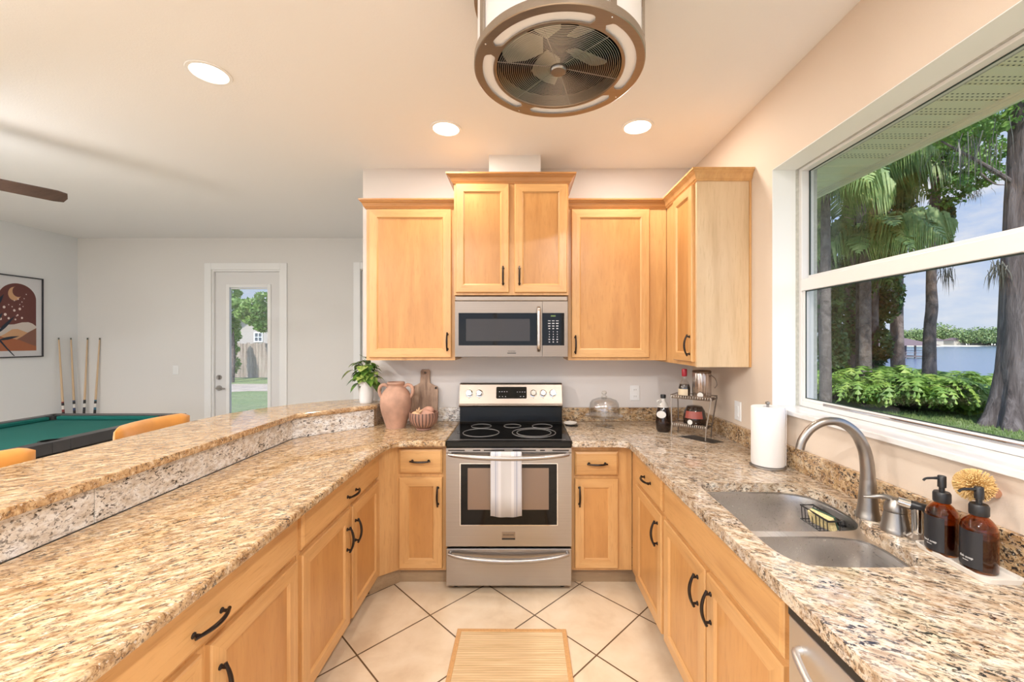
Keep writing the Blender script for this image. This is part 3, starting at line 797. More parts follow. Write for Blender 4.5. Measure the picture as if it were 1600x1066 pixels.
# ================================================================ WALL CABINETS
YU = 2.805      # face frame of the standard wall cabinets
FU = Face((0, YU, 0), (1, 0, 0), (0, -1, 0))
def wall_cab(loc, label, body):
    t = thing('wall_cabinet', loc, label, 'cabinet')
    ob('cabinet_body', box(*body), 'maple', t)
    return t
t = wall_cab((-.77, 2.96, 1.385), 'single-door maple wall cabinet left of the microwave', (-1.058, -.451, YU, YB - .002, 1.388, 2.44))
cab_door(FU, -1.036, -.474, 1.407, 2.418, t, (-.500, 1.515, True))
crown([(-1.060, YB - .003), (-1.060, YU), (-.4515, YU)], 2.425, 2.485, .040, 'maple_trim_x', t)
YC = 2.73
FC = Face((0, YC, 0), (1, 0, 0), (0, -1, 0))
t = wall_cab((-.065, 2.9, 1.826), 'taller two-door maple wall cabinet above the microwave', (-.446, .317, YC, YB - .002, 1.826, 2.60))
cab_door(FC, -.432, -.080, 1.842, 2.562, t, (-.118, 1.950, True), stile=.05)
cab_door(FC, -.042, .305, 1.842, 2.562, t, (-.010, 1.950, True), stile=.05)
crown([(-.448, YB - .003), (-.448, YC), (.319, YC), (.319, YB - .003)], 2.567, 2.630, .045, 'maple_trim_x', t)
t = wall_cab((.66, 2.96, 1.385), 'single-door maple wall cabinet right of the microwave', (.322, .994, YU, YB - .002, 1.388, 2.44))
cab_door(FU, .344, .875, 1.407, 2.418, t, (.370, 1.495, True))
crown([(.3215, YU), (.997, YU)], 2.425, 2.485, .040, 'maple_trim_x', t)
XS = .998
FS = Face((XS, 0, 0), (0, 1, 0), (-1, 0, 0))
t = wall_cab((1.15, 2.6, 1.372), 'maple corner wall cabinet with pale end panel by the window', (XS, XR - .002, 2.338, YB - .003, 1.375, 2.44))
ob('end_panel', box(XS - .002, XR - .014, 2.320, 2.338, 1.372, 2.44), 'birch_end', t)
ob('scribe_trim', box(XR - .013, XR - .001, 2.316, 2.338, 1.372, 2.44), 'maple', t)
cab_door(FS, 2.350, 2.640, 1.400, 2.418, t, (2.376, 1.495, True), ax='y', stile=.05)
crown([(XS, YU), (XS, 2.320), (XR - .002, 2.320)], 2.425, 2.490, .040, 'maple', t)

# ================================================================ MICROWAVE
t = thing('microwave', (-.065, 2.9, 1.413), 'stainless over-the-range microwave below the centre wall cabinet', 'microwave')
FM = Face((0, 2.765, 0), (1, 0, 0), (0, -1, 0))
ob('body', box(-.442, .313, 2.765, YB - .004, 1.413, 1.824), 'black_plastic', t)
ob('vent_strip', FM.box(-.442, .313, 0, .020, 1.788, 1.823), 'stainless_panel', t, bevel=.006)
mx0, mx1 = -.442, .142
ob('door', join(FM.box(mx0, mx1, 0, .022, 1.708, 1.786), FM.box(mx0, mx1, 0, .022, 1.415, 1.490), FM.box(mx0, mx0 + .024, 0, .022, 1.490, 1.708), FM.box(mx1 - .03, mx1, 0, .018, 1.490, 1.708)), 'stainless_panel', t)
ob('door_glass', FM.box(mx0 + .024, mx1 - .03, 0, .0215, 1.490, 1.708), 'black_glass', t)
ob('window_screen', FM.box(-.368, .060, .0215, .0218, 1.520, 1.668), 'micro_inner', t)
cp = ob('control_panel', join(FM.box(mx1 + .002, .313, 0, .022, 1.708, 1.786), FM.box(mx1 + .002, .313, 0, .022, 1.415, 1.490), FM.box(.290, .313, 0, .022, 1.490, 1.708)), 'stainless_panel', t)
ob('keypad', FM.box(mx1 + .002, .290, 0, .0215, 1.490, 1.708), 'black_glass', t)
simple('key_print', (0.62, 0.62, 0.66), 0.5)
simple('display_green', (0.12, 0.20, 0.05), 0.4)
ks = []
for r_ in range(9):
    for c_ in range(3):
        w = (.0085, .0085, .0075, .006, .0025, .0025, .0025, .006, .004)[r_]
        h = .0022 if r_ in (0,) else .003
        z = 1.655 - r_ * .0172 - (.004 if r_ > 3 else 0); x = .190 + c_ * .0265
        ks.append(FM.box(x - w, x + w, .0215, .0219, z - h, z + h))
ob('key_legend', join(*ks), 'key_print', t)
ob('display', FM.box(.200, .232, .0215, .0219, 1.683, 1.693), 'display_green', t)
pts = [FM.p(.118, .022 + w, z) for w, z in [(0, 1.742), (.022, 1.738), (.038, 1.725), (.043, 1.70), (.045, 1.61), (.043, 1.52), (.038, 1.48), (.022, 1.463), (0, 1.458)]]
ob('handle', tube(spline(pts, 4), .0125, 12), 'stainless_vertical', t, smooth=True)
def badge(F, u, z, w, h, wo, parent, size):
    b = ob('badge', F.box(u - w / 2, u + w / 2, wo, wo + .002, z - h / 2, z + h / 2), 'stainless_panel', parent, bevel=.001)
    ob('badge_base', F.box(u - w / 2, u + w / 2, wo + .002, wo + .0024, z - h / 2, z - h / 2 + h * .22), 'black_plastic', b)
    M = Matrix.Translation(F.p(u, wo + .0022, z + h * .12)) @ Matrix(((F.u.x, 0, F.w.x, 0), (F.u.y, 0, F.w.y, 0), (0, 1, 0, 0), (0, 0, 0, 1)))
    ob('lettering', text_mesh('FRIGIDAIRE', size, M), 'black_plastic', b)
badge(FM, -.062, 1.448, .058, .024, .022, t, .0095)

# ================================================================ RANGE
rx0, rx1 = -.453, .306
t = thing('electric_range', (-.073, 2.8, 0), 'stainless electric range with black glass cooktop', 'range')
FRG = Face((0, 2.510, 0), (1, 0, 0), (0, -1, 0))
ob('body', box(rx0 + .003, rx1 - .003, 2.511, 3.04, .035, .874), 'black_enamel', t)
for fx_ in (rx0 + .05, rx1 - .05):
    for fy_ in (2.55, 3.0):
        ob('foot', lathe([(0, 0), (.018, 0), (.018, .012), (.010, .014), (.010, .0345), (0, .0345)], (fx_, fy_, 0), 16), 'black_plastic', t, smooth=True)
d = ob('oven_door', join(FRG.box(rx0, rx1, 0, .036, .777, .842), FRG.box(rx0, rx1, 0, .036, .279, .409), FRG.box(rx0, -.364, 0, .036, .409, .777), FRG.box(.217, rx1, 0, .036, .409, .777)), 'stainless', t)
ob('window_trim', join(FRG.box(-.369, .222, .036, .0375, .777, .781), FRG.box(-.369, .222, .036, .0375, .405, .409), FRG.box(-.369, -.364, .036, .0375, .409, .777), FRG.box(.217, .222, .036, .0375, .409, .777)), 'chrome', d)
ob('door_glass', FRG.box(-.364, .217, .004, .0345, .409, .777), 'black_glass', d)
(v, f), k = FRG.rings([(-.322, .168, .500, .752, .0346), (-.322, .168, .500, .752, .0350)], back=True)
ob('inner_window', (v, f), 'oven_inner', d)
top = ob('vent_trim', FRG.box(rx0, rx1, 0, .034, .845, .872), 'stainless', t)
for a, b_ in ((-.44, -.34), (-.29, -.245), (-.225, -.10), (-.05, .09), (.115, .145), (.19, .29)):
    ob('vent_slot', FRG.box(a, b_, .034, .0345, .855, .862), 'dark_gap', top)
def bow_handle(z, u0, u1, out, sag, parent):
    P = []
    for i in range(25):
        s_ = i / 24; u = u0 + (u1 - u0) * s_; q = 1 - (2 * s_ - 1) ** 2
        P.append(FRG.p(u, .036 + .018 + out * q ** .6, z - sag * q))
    v, f = tube(P, [.008 + .007 * (1 - (2 * i / 24 - 1) ** 2) ** .5 for i in range(25)], 12)
    ends = [tube([FRG.p(u, .034, z), FRG.p(u, .058, z)], [.011, .010], 12) for u in (u0 + .006, u1 - .006)]
    return ob('handle', join((v, f), *ends), 'stainless', parent, smooth=True)
bow_handle(.838, rx0 + .018, rx1 - .018, .030, .014, d)
badge(FRG, -.075, .343, .080, .046, .036, d, .013)
dr = ob('storage_drawer', FRG.box(rx0, rx1, 0, .034, .038, .264), 'stainless', t, bevel=.004)
bow_handle(.238, rx0 + .018, rx1 - .018, .026, .026, dr)
# cooktop with slim frame
ct = ob('cooktop', box(rx0 - .001, rx1 + .001, 2.470, 3.04, .876, .9165), 'black_enamel', t, bevel=.007, seg=3)
ob('cooktop_glass', box(rx0 + .030, rx1 - .030, 2.515, 2.974, .9166, .9180), 'black_glass', ct)
ob('steel_edge', box(rx0 + .032, rx1 - .032, 2.500, 2.514, .9166, .9176), 'stainless', ct)
for (bx, by, br) in ((-.262, 2.690, .118), (.085, 2.690, .142), (.085, 2.690, .112), (-.280, 2.893, .070), (.150, 2.893, .070), (-.06, 2.90, .060)):
    ob('burner_ring', torus((bx, by, .9190), br, .0017, 72, 6), 'burner_line', ct)
# backguard
P2 = [(2.976, .917), (2.990, .930), (2.994, 1.040), (3.075, 1.040), (3.075, .917)]
def extr_x(poly, x0, x1):
    n = len(poly); V = [(x0, y, z) for y, z in poly] + [(x1, y, z) for y, z in poly]
    return V, [tuple(range(n)), tuple(range(n, 2 * n))] + [(i, (i + 1) % n, (i + 1) % n + n, i + n) for i in range(n)]
bg = ob('backguard', extr_x(P2, rx0 + .006, rx1 - .006), 'black_enamel', t, bevel=.003)
P3 = [(2.962, 1.042), (2.956, 1.056), (2.962, 1.066), (3.002, 1.200), (3.012, 1.210), (3.06, 1.210), (3.075, 1.195), (3.075, 1.042)]
cs = ob('control_panel', extr_x(P3, rx0 + .004, rx1 - .004), 'stainless_panel', t, bevel=.003)
sl_ = math.atan2(.040, .134)
FK = Face((0, 2.946, 0), (1, 0, 0), (0, -1, 0))
def on_slant(u, z):  # point on slanted face
    return Vector((u, 2.962 + (z - 1.066) * .040 / .134, z))
nrm_s = Vector((0, -math.cos(sl_), math.sin(sl_)))
def slant_matrix(u, z):
    up = Vector((0, math.sin(sl_), math.cos(sl_))); r_ = Vector((1, 0, 0))
    M = Matrix(((r_.x, up.x, nrm_s.x, 0), (r_.y, up.y, nrm_s.y, 0), (r_.z, up.z, nrm_s.z, 0), (0, 0, 0, 1)))
    return Matrix.Translation(on_slant(u, z)) @ M
ob('display', xf(join(*[prism(rrect(-.111, .111, -.043, .043, .008), .0005, .002)]), slant_matrix(-.069, 1.143)), 'black_glass', cs)
dg_ = []
for i in range(3): dg_.append(box(-.09 + i * .022, -.084 + i * .022, -.030, -.026, .002, .0023))
for i in range(2): dg_.append(box(.062 + i * .022, .070 + i * .022, -.030, -.026, .002, .0023))
for i in range(4): dg_.append(box(-.09 + i * .018, -.084 + i * .018, .005, .009, .002, .0023))
for i in range(4): dg_.append(box(.04 + i * .018, .046 + i * .018, .003, .007, .002, .0023))
for q in dg_: ob('legend_mark', xf(q, slant_matrix(-.069, 1.143)), 'key_print', cs)
for u in (-.376, -.303, .090, .161, .231):
    M = slant_matrix(u, 1.138)
    kn = ob('knob', xf(lathe([(.027, .0005), (.026, .003), (.0215, .004), (.0195, .024), (.017, .027), (0, .027)], (0, 0, 0), 28), M), 'chrome', cs, smooth=True)
    ob('knob_grip', xf(join(box(-.0045, .0045, -.019, .019, .026, .034)), M), 'chrome', kn, bevel=.002)
    ob('knob_mark', xf(box(-.003, .003, -.036, -.032, .0003, .0008), M), 'dark_gap', cs)
# ================================================================ DRUM CEILING FAN
simple('frosted_glass', (0.82, 0.80, 0.78), 0.35)
emis('frosted_lit', (0.80, 0.77, 0.75), 0.10)
simple('fan_blade_grey', (0.40, 0.40, 0.33), 0.4)
cx, cy, cz = .135, 1.482, 2.495
t = thing('drum_ceiling_fan', (cx, cy, 2.495), 'brushed nickel caged drum fan with slotted light ring on the ceiling', 'ceiling fan')
V, F_ = [], []
n = 240; ri, ro, s1, s2 = .226, .300, .2345, .2725
mid, hw = (s1 + s2) / 2, (s2 - s1) / 2
bridges = [29, 117, 206, 296]
for i in range(n):
    a = 360 * i / n
    # angular distance to the slot's end in metres
    best = min(min(abs(a - b_), 360 - abs(a - b_)) for b_ in bridges)
    sdist = R(best - 5.2) * mid
    if sdist <= 0: q = 0
    elif sdist < hw: q = math.sqrt(max(0, 1 - (1 - sdist / hw) ** 2)) * hw
    else: q = hw
    for r_ in (ri, mid - q, mid + q, ro):
        V.append((cx + r_ * math.cos(R(a)), cy + r_ * math.sin(R(a)), cz))
for i in range(n):
    j = (i + 1) % n
    F_.append((4 * i, 4 * j, 4 * j + 1, 4 * i + 1)); F_.append((4 * i + 2, 4 * j + 2, 4 * j + 3, 4 * i + 3))
ring = ob('slotted_ring', (V, F_), 'fan_nickel', t, recalc=False, solid=.004)
ob('outer_band', lathe([(.300, -.002), (.303, .0), (.303, .026), (.299, .026), (.298, -.002)], (cx, cy, cz), 96), 'fan_nickel', t, smooth=True)
ob('inner_band', lathe([(.226, .0), (.223, .002), (.221, .045), (.224, .045), (.228, .003)], (cx, cy, cz), 96), 'fan_nickel', t, smooth=True)
ob('light_diffuser', lathe([(.229, .008), (.297, .008), (.297, .012), (.229, .012)], (cx, cy, cz), 96), 'frosted_lit', t)
ob('glass_shade', lathe([(.288, .020), (.290, .026), (.290, .235), (.286, .235), (.286, .02)], (cx, cy, cz), 96), 'frosted_lit', t, smooth=True)
ob('top_band', lathe([(.292, .235), (.303, .235), (.303, .272), (.26, .285), (.26, .275), (.292, .265)], (cx, cy, cz), 96), 'fan_nickel', t, smooth=True)
for a in (18, 62, 118, 162, 208, 252, 298, 342):
    M = Matrix.Translation((cx, cy, cz)) @ Matrix.Rotation(R(a), 4, 'Z')
    ob('strap', xf(box(.2915, .300, -.012, .012, .025, .236), M), 'fan_nickel', t)
ob('housing', lathe([(.2235, .046), (.2235, .255), (0, .255), (0, .251), (.2195, .251), (.2195, .046)], (cx, cy, cz), 64), 'black_plastic', t, smooth=True)
ob('ceiling_canopy', lathe([(0, .286), (.20, .286), (.20, .334), (0, .334)], (cx, cy, cz), 48), 'fan_nickel', t, smooth=True)
ob('motor', lathe([(0, .14), (.065, .14), (.075, .16), (.075, .25), (0, .25)], (cx, cy, cz), 32), 'black_plastic', t, smooth=True)
for k in range(5):
    M = Matrix.Translation((cx, cy, cz + .10)) @ Matrix.Rotation(R(k * 72 + 32), 4, 'Z') @ Matrix.Rotation(R(24), 4, 'X')
    ob('blade', xf(prism([(.055, -.028), (.12, -.052), (.19, -.056), (.205, -.03), (.207, .03), (.195, .052), (.12, .048), (.055, .028)], -.002, .002), M), 'fan_blade_grey', t)
cage = []
for k in range(27): cage.append(torus((cx, cy, cz + .012 - .012 * (k / 27)), .028 + k * .00725, .00115, 72, 4))
ob('grille', join(*cage), 'nickel', t, smooth=True)
sp = []
for k in range(6):
    a = R(k * 60 + 12); sp.append(tube([(cx + .02 * math.cos(a), cy + .02 * math.sin(a), cz + .014), (cx + .223 * math.cos(a), cy + .223 * math.sin(a), cz + .004)], .0015, 6))
ob('grille_spokes', join(*sp), 'nickel', t)
ob('hub_cap', lathe([(0, -.004), (.026, -.003), (.030, .002), (.030, .010), (0, .010)], (cx, cy, cz), 32), 'nickel', t, smooth=True)
for b_ in bridges:
    a = R(b_ + 3); ob('screw', ellipsoid((cx + .287 * math.cos(a), cy + .287 * math.sin(a), cz - .002), (.003, .003, .002), 8, 6), 'chrome', ring, smooth=True)

# ================================================================ CEILING FAN OF THE GAMES ROOM (one blade in view)
wood('walnut', (0.12, 0.075, 0.06), (0.08, 0.05, 0.04), (0.045, 0.028, 0.022), 'x', coat=0)
fx0_, fy0_, fz0_ = -3.43, 2.10, 2.475
t = thing('ceiling_fan', (fx0_, fy0_, fz0_), 'ceiling fan with dark wood blades above the pool table', 'ceiling fan')
ob('down_rod', cyl((fx0_, fy0_, 2.55), (fx0_, fy0_, ZC - .04), .014), 'bronze_dark', t, smooth=True)
ob('ceiling_cup', lathe([(0, -.001), (.065, -.001), (.05, -.05), (0, -.05)], (fx0_, fy0_, ZC), 24), 'bronze_dark', t, smooth=True)
ob('light_bowl', lathe([(0, -.105), (.05, -.098), (.085, -.07), (.095, -.035), (0, -.035)], (fx0_, fy0_, fz0_), 28), 'frosted_lit', t, smooth=True)
ld = bpy.data.lights.new('fan_lamp', 'POINT'); ld.energy = 20; ld.color = (1, .96, .92); ld.shadow_soft_size = .10
lo = bpy.data.objects.new('fan_lamp', ld); COL.objects.link(lo); lo.parent = t; lo.location = (0, 0, -.23)
ob('motor_housing', lathe([(0, -.03), (.09, -.03), (.11, .0), (.10, .06), (.03, .09), (0, .09)], (fx0_, fy0_, fz0_), 32), 'bronze_dark', t, smooth=True)
for k in range(5):
    M = Matrix.Translation((fx0_, fy0_, fz0_)) @ Matrix.Rotation(R(58.6 + 72 * k), 4, 'Z') @ Matrix.Rotation(R(-20), 4, 'X')
    ob('blade', xf(prism([(.16, -.045), (.40, -.058), (.70, -.064), (.745, -.05), (.755, .0), (.745, .05), (.70, .060), (.40, .055), (.16, .045)], -.004, .004), M), 'walnut', t)
    ob('blade_arm', xf(box(.08, .22, -.015, .015, .004, .010), M), 'bronze_dark', t)

# ================================================================ BY THE SINK
simple('paper_white', (0.84, 0.82, 0.80), 0.85, bump=.25, vscale=300)
px_, py_ = 1.190, 1.975
t = thing('paper_towel_roll', (px_, py_, .9155), 'white paper towel roll standing in the right counter corner', 'paper towels')
ob('holder_base', lathe([(0, .0), (.078, .0), (.078, .006), (.070, .010), (0, .010)], (px_, py_, .9158), 40), 'satin_nickel', t, smooth=True)
ob('roll', lathe([(.021, .012), (.0700, .012), (.0725, .018), (.0715, .15), (.0725, .284), (.070, .288), (.021, .288), (.021, .012)], (px_, py_, .9158), 56), 'paper_white', t, smooth=True)
ob('loose_sheet', tube([(px_ + .06, py_ - .043, .93), (px_ + .062, py_ - .044, 1.20)], .0012, 6), 'paper_white', t)
ob('post', lathe([(0, .01), (.006, .01), (.006, .298), (.010, .302), (.010, .310), (0, .314)], (px_, py_, .9158), 16), 'satin_nickel', t, smooth=True)

simple('tray_ceramic', (0.74, 0.70, 0.64), 0.4)
t = thing('soap_tray', (1.21, 1.15, .9155), 'long white ceramic tray under the amber soap bottles', 'tray')
M = Matrix.Translation((1.207, 1.112, .9158)) @ Matrix.Rotation(R(-3), 4, 'Z')
op = rrect(-.052, .052, -.102, .102, .02)
ip = rrect(-.045, .045, -.095, .095, .016)
n = len(op)
V = [(x * .93, y * .97, 0) for x, y in op] + [(x, y, .013) for x, y in op] + [(x, y, .013) for x, y in ip] + [(x * .97, y * .985, .006) for x, y in ip]
F_ = [tuple(range(n))[::-1], tuple(range(3 * n, 4 * n))]
for r_ in range(3):
    for i in range(n): F_.append((r_ * n + i, r_ * n + (i + 1) % n, (r_ + 1) * n + (i + 1) % n, (r_ + 1) * n + i))
ob('dish', xf((V, F_), M), 'tray_ceramic', t, smooth=True)
def amber():
    m, nt, b = _mat('amber_glass')
    b.inputs['Base Color'].default_value = (0.60, 0.24, 0.06, 1)
    b.inputs['Roughness'].default_value = 0.04
    b.inputs['Transmission Weight'].default_value = 1.0
    b.inputs['IOR'].default_value = 1.45
    MATS['amber_glass'] = m
amber()
simple('soap_liquid', (0.035, 0.014, 0.007), 0.2)
simple('label_black', (0.02, 0.02, 0.023), 0.35)
simple('label_print', (0.75, 0.74, 0.72), 0.5)
def soap_bottle(x, y, label, word, word2):
    z0 = .9225; r = .0355
    t = thing('soap_bottle', (x, y, z0), label, 'soap bottle', 'amber pump bottles by the sink')
    ob('bottle', lathe([(0, 0), (r - .003, 0), (r, .004), (r, .108), (r - .003, .120), (r - .012, .133), (.014, .142), (.012, .146), (.012, .153), (.010, .153), (.010, .143), (r - .013, .131), (r - .005, .118), (r - .0025, .106), (r - .0025, .006), (0, .004)], (x, y, z0), 40), 'amber_glass', t, smooth=True)
    ob('soap', lathe([(0, .005), (r - .003, .007), (r - .003, .088), (0, .088)], (x, y, z0), 32), 'soap_liquid', t, smooth=True)
    V, F_ = [], []; m_ = 22
    for i in range(m_ + 1):
        a = R(128 + 104 * i / m_)
        for rr_, z in ((r + .0003, .010), (r + .0003, .104), (r + .0007, .104), (r + .0007, .010)):
            V.append((x + rr_ * math.cos(a), y + rr_ * math.sin(a), z0 + z))
    for i in range(m_):
        for k in range(4): F_.append((4 * i + k, 4 * i + (k + 1) % 4, 4 * i + 4 + (k + 1) % 4, 4 * i + 4 + k))
    lb = ob('label', (V, F_), 'label_black', t, smooth=True)
    for tx, sz, zz in ((word, .0085, .034), (word2, .0045, .026)):
        v, f = text_mesh(tx, sz, Matrix.Identity(4), .0001)
        v = [(x + (r + .0009 + w) * math.cos(PI + a / r), y + (r + .0009 + w) * math.sin(PI + a / r), z0 + zz + b_) for a, b_, w in v]
        ob('lettering', (v, f), 'label_print', lb)
    ob('collar', lathe([(0, .142), (.0185, .142), (.0195, .145), (.0195, .166), (.017, .171), (0, .171)], (x, y, z0), 28), 'black_plastic', t, smooth=True)
    ob('pump_head', join(lathe([(0, .171), (.0065, .171), (.0065, .183), (.0095, .184), (.0095, .214), (.008, .216), (0, .216)], (x, y, z0), 20),
                         tube(spline([(x, y, z0 + .209), (x - .02, y + .004, z0 + .208), (x - .038, y + .007, z0 + .206), (x - .045, y + .008, z0 + .200)], 4), [.0042] * 4 + [.0034] * 4 + [.003] * 5, 8)), 'black_plastic', t, smooth=True)
soap_bottle(1.192, 1.160, 'amber pump bottle with black label, nearer the faucet on the white tray', 'hand soap', 'kitchen')
soap_bottle(1.200, 1.073, 'amber pump bottle with black label, at the near end of the white tray', 'dish soap', 'kitchen')

simple('bristle', (0.80, 0.56, 0.24), 0.7)
simple('copper', (0.72, 0.45, 0.33), 0.25, 1.0)
wood('brush_wood', (0.62, 0.42, 0.22), (0.52, 0.33, 0.16), (0.40, 0.24, 0.11), 'x', coat=0)
bc = Vector((1.245, 1.118, 1.122)); ax_ = Vector((-.80, -.25, .42)).normalized()
t = thing('brush_dish', (1.28, 1.10, 1.09), 'small copper dish stuck to the wall under the window', 'dish')
q = ax_.to_track_quat('Z', 'Y').to_matrix().to_4x4()
M = Matrix.Translation(bc - ax_ * .012) @ q
ob('dish', xf(lathe([(0, -.010), (.026, -.008), (.035, .004), (.037, .012), (.035, .012), (.033, .004), (.025, -.006), (0, -.008)], (0, 0, 0), 32), M), 'copper', t, smooth=True)
ob('suction_mount', cyl(tuple(bc - ax_ * .022), (XR - .001, bc.y + .006, bc.z - .02), .010, .014, 14), 'copper', t, smooth=True)
t = thing('dish_brush', tuple(bc), 'round dish brush with tan bristles resting in the wall dish', 'brush')
ob('brush_block', xf(lathe([(0, -.008), (.030, -.006), (.033, .002), (.030, .010), (0, .012)], (0, 0, 0), 28), Matrix.Translation(bc + ax_ * .002) @ q), 'brush_wood', t, smooth=True)
br = []; rb = random.Random(3)
for k in range(560):
    ph = rb.uniform(0, 2 * PI); th = math.acos(1 - rb.random() * .92)
    dl = Vector((math.sin(th) * math.cos(ph), math.sin(th) * math.sin(ph), math.cos(th)))
    dv = (q.to_3x3() @ dl).normalized(); b0 = bc + ax_ * .006 + dv * .012
    br.append(tube([tuple(b0), tuple(b0 + dv * .034)], [.0012, .0010], 4))
o = ob('bristles', join(*br), 'bristle', t); o['kind'] = 'stuff'

# wire caddy in the far bowl
t = thing('sponge_caddy', (1.15, 1.57, .80), 'black wire sponge caddy hanging inside the far sink bowl', 'caddy')
CP = [(1.125, 1.500), (1.175, 1.500), (1.180, 1.655), (1.130, 1.655)]
wr = []
def loopz(z, r): return tube([(x, y, z) for x, y in CP + CP[:1]], r, 6)
ob('rim_wire', loopz(.858, .0035), 'black_plastic', t)
for k in range(8):
    y = 1.506 + k * .0208; x0 = 1.1255 + k * .0007
    wr.append(tube([(x0, y, .858), (x0 + .004, y, .802), (x0 + .045, y, .802), (x0 + .050, y, .858)], .0017, 5))
ob('basket_wire', join(*wr, loopz(.803, .002)), 'black_plastic', t)
ob('suction_cup', join(cyl((1.18, 1.53, .84), (1.198, 1.53, .838), .008, .014, 12), cyl((1.18, 1.63, .84), (1.197, 1.63, .838), .008, .014, 12)), 'black_plastic', t)
simple('sponge_yellow', (0.74, 0.62, 0.32), 0.9, var=.2, vscale=150, bump=.5)
simple('sponge_green', (0.05, 0.10, 0.07), 0.95, bump=.5, vscale=200)
t = thing('sponge', (1.15, 1.57, .806), 'yellow kitchen sponge with dark scouring side in the wire caddy', 'sponge')
M = Matrix.Translation((1.150, 1.565, .838)) @ Matrix.Rotation(R(12), 4, 'Z') @ Matrix.Rotation(R(-20), 4, 'Y')
ob('sponge_body', xf(box(-.014, .008, -.05, .045, -.026, .026), M), 'sponge_yellow', t, bevel=.004)
ob('scouring_pad', xf(box(.0085, .015, -.05, .045, -.026, .026), M), 'sponge_green', t, bevel=.002)

# ================================================================ BACK COUNTER, RIGHT
cxx, cyy, cz0 = .590, 2.905, .9155
t = thing('cake_stand', (cxx, cyy, cz0), 'clear glass footed cake stand beside the outlet', 'cake stand')
simple('glass_rim', (0.55, 0.53, 0.50), 0.08, 0, 0.9)
ob('stand', lathe([(0, .002), (.055, .0), (.058, .004), (.03, .014), (.014, .03), (.012, .05), (.03, .064), (.115, .070), (.130, .074), (.131, .080), (.124, .078), (0, .076)], (cxx, cyy, cz0), 48), 'clear_glass', t, smooth=True)
ob('plate_rim', torus((cxx, cyy, cz0 + .077), .129, .003, 64, 8), 'clear_glass', t, smooth=True)
ob('foot_rim', torus((cxx, cyy, cz0 + .004), .056, .003, 48, 8), 'clear_glass', t, smooth=True)
t = thing('cake_dome', (cxx, cyy, cz0 + .0805), 'clear glass dome with round knob covering the cake stand', 'dome')
ob('dome', lathe([(.106, .0), (.108, .003), (.106, .05), (.100, .085), (.085, .105), (.05, .118), (.018, .122), (.0, .122), (0, .119), (.05, .115), (.083, .102), (.097, .083), (.103, .05), (.105, .0)], (cxx, cyy, cz0 + .081), 56), 'clear_glass', t, smooth=True)
ob('knob', lathe([(.014, .1225), (.022, .126), (.020, .132), (.009, .137), (.009, .142), (.017, .150), (.019, .158), (.013, .169), (0, .172)], (cxx, cyy, cz0 + .081), 28), 'glass_rim', t, smooth=True)
t = thing('spoon_rest', (.36, 2.93, .9155), 'black trivet disc on the counter right of the range', 'trivet')
ob('disc', lathe([(0, 0), (.045, 0), (.047, .006), (0, .008)], (.362, 2.93, .9158), 28), 'black_plastic', t, smooth=True)
t = thing('white_scoop', (.355, 2.92, .924), 'small white spoon rest lying on the black disc', 'spoon rest')
ob('dish', lathe([(0, .001), (.028, .0), (.046, .010), (.048, .016), (.044, .014), (.026, .004), (0, .004)], (.352, 2.922, .9245), 28), 'tray_ceramic', t, smooth=True)
# corner rack
ro_ = Vector((.958, 2.60, 0)); ru = Vector((.775, -.632, 0)); rv = Vector((.632, .775, 0))
def RP(u, v, z): return tuple(ro_ + ru * u + rv * v + Vector((0, 0, z)))
t = thing('corner_rack', RP(.11, .06, .9155), 'two-tier antique metal rack in the back right corner', 'rack')
simple('antique_metal', (0.20, 0.16, 0.13), 0.35, 0.9)
simple('antique_light', (0.55, 0.50, 0.44), 0.3, 0.9)
for z, u0, u1, v0, v1, nm in ((.985, .000, .205, .0, .125, 'lower_shelf'), (1.160, -.010, .235, .005, .135, 'upper_shelf')):
    sh = ob(nm, join(tube([RP(u0, v0, z), RP(u1, v0, z), RP(u1, v1, z), RP(u0, v1, z), RP(u0, v0, z)], .0035, 6),
                     tube([RP(u0, v0, z + .018), RP(u1, v0, z + .018), RP(u1, v1, z + .018), RP(u0, v1, z + .018), RP(u0, v0, z + .018)], .0028, 6),
                     *[tube([RP(u0, v0 + (v1 - v0) * k / 7, z), RP(u1, v0 + (v1 - v0) * k / 7, z)], .0018, 5) for k in range(1, 7)]), 'antique_metal', t)
    bd = []
    for k in range(17):
        u = u0 + (u1 - u0) * (k + .5) / 17; bd.append(ellipsoid(RP(u, v0 - .002, z + .009), (.0042, .0042, .008), 8, 6))
    ob('bead_edge', join(*bd), 'antique_light', sh, smooth=True)
for u, v, us in ((.0, -.002, -.006), (.205, -.002, .030), (.0, .127, -.006), (.205, .127, .030)):
    ob('leg', tube([RP(u - .004, v, .917), RP(u, v, .985), RP(u + us, v, 1.175)], .004, 8), 'antique_light' if v < 0 else 'antique_metal', t, smooth=True)
simple('syrup', (0.018, 0.008, 0.005), 0.12, 0, 0.7)
simple('label_cream', (0.72, 0.60, 0.42), 0.6)
simple('label_white', (0.72, 0.70, 0.66), 0.6)
simple('red_cap', (0.38, 0.02, 0.035), 0.35)
def front_disc(c, r_, mat, parent, dv=(-.75, -.66, 0), name='label', ry=None):
    d = Vector(dv).normalized(); s_ = d.cross(Vector((0, 0, 1))).normalized()
    V = [tuple(Vector(c) + s_ * (r_ * math.cos(2 * PI * i / 28)) + Vector((0, 0, (ry or r_) * math.sin(2 * PI * i / 28)))) for i in range(28)]
    V += [tuple(Vector(p) + d * .002) for p in V]
    return ob(name, (V, [tuple(range(28)), tuple(range(28, 56))] + [(i, (i + 1) % 28, (i + 1) % 28 + 28, i + 28) for i in range(28)]), mat, parent)
jx, jy = .952, 2.742
t = thing('syrup_jug', (jx, jy, .9155), 'dark glass syrup jug with a round cream label left of the rack', 'jug')
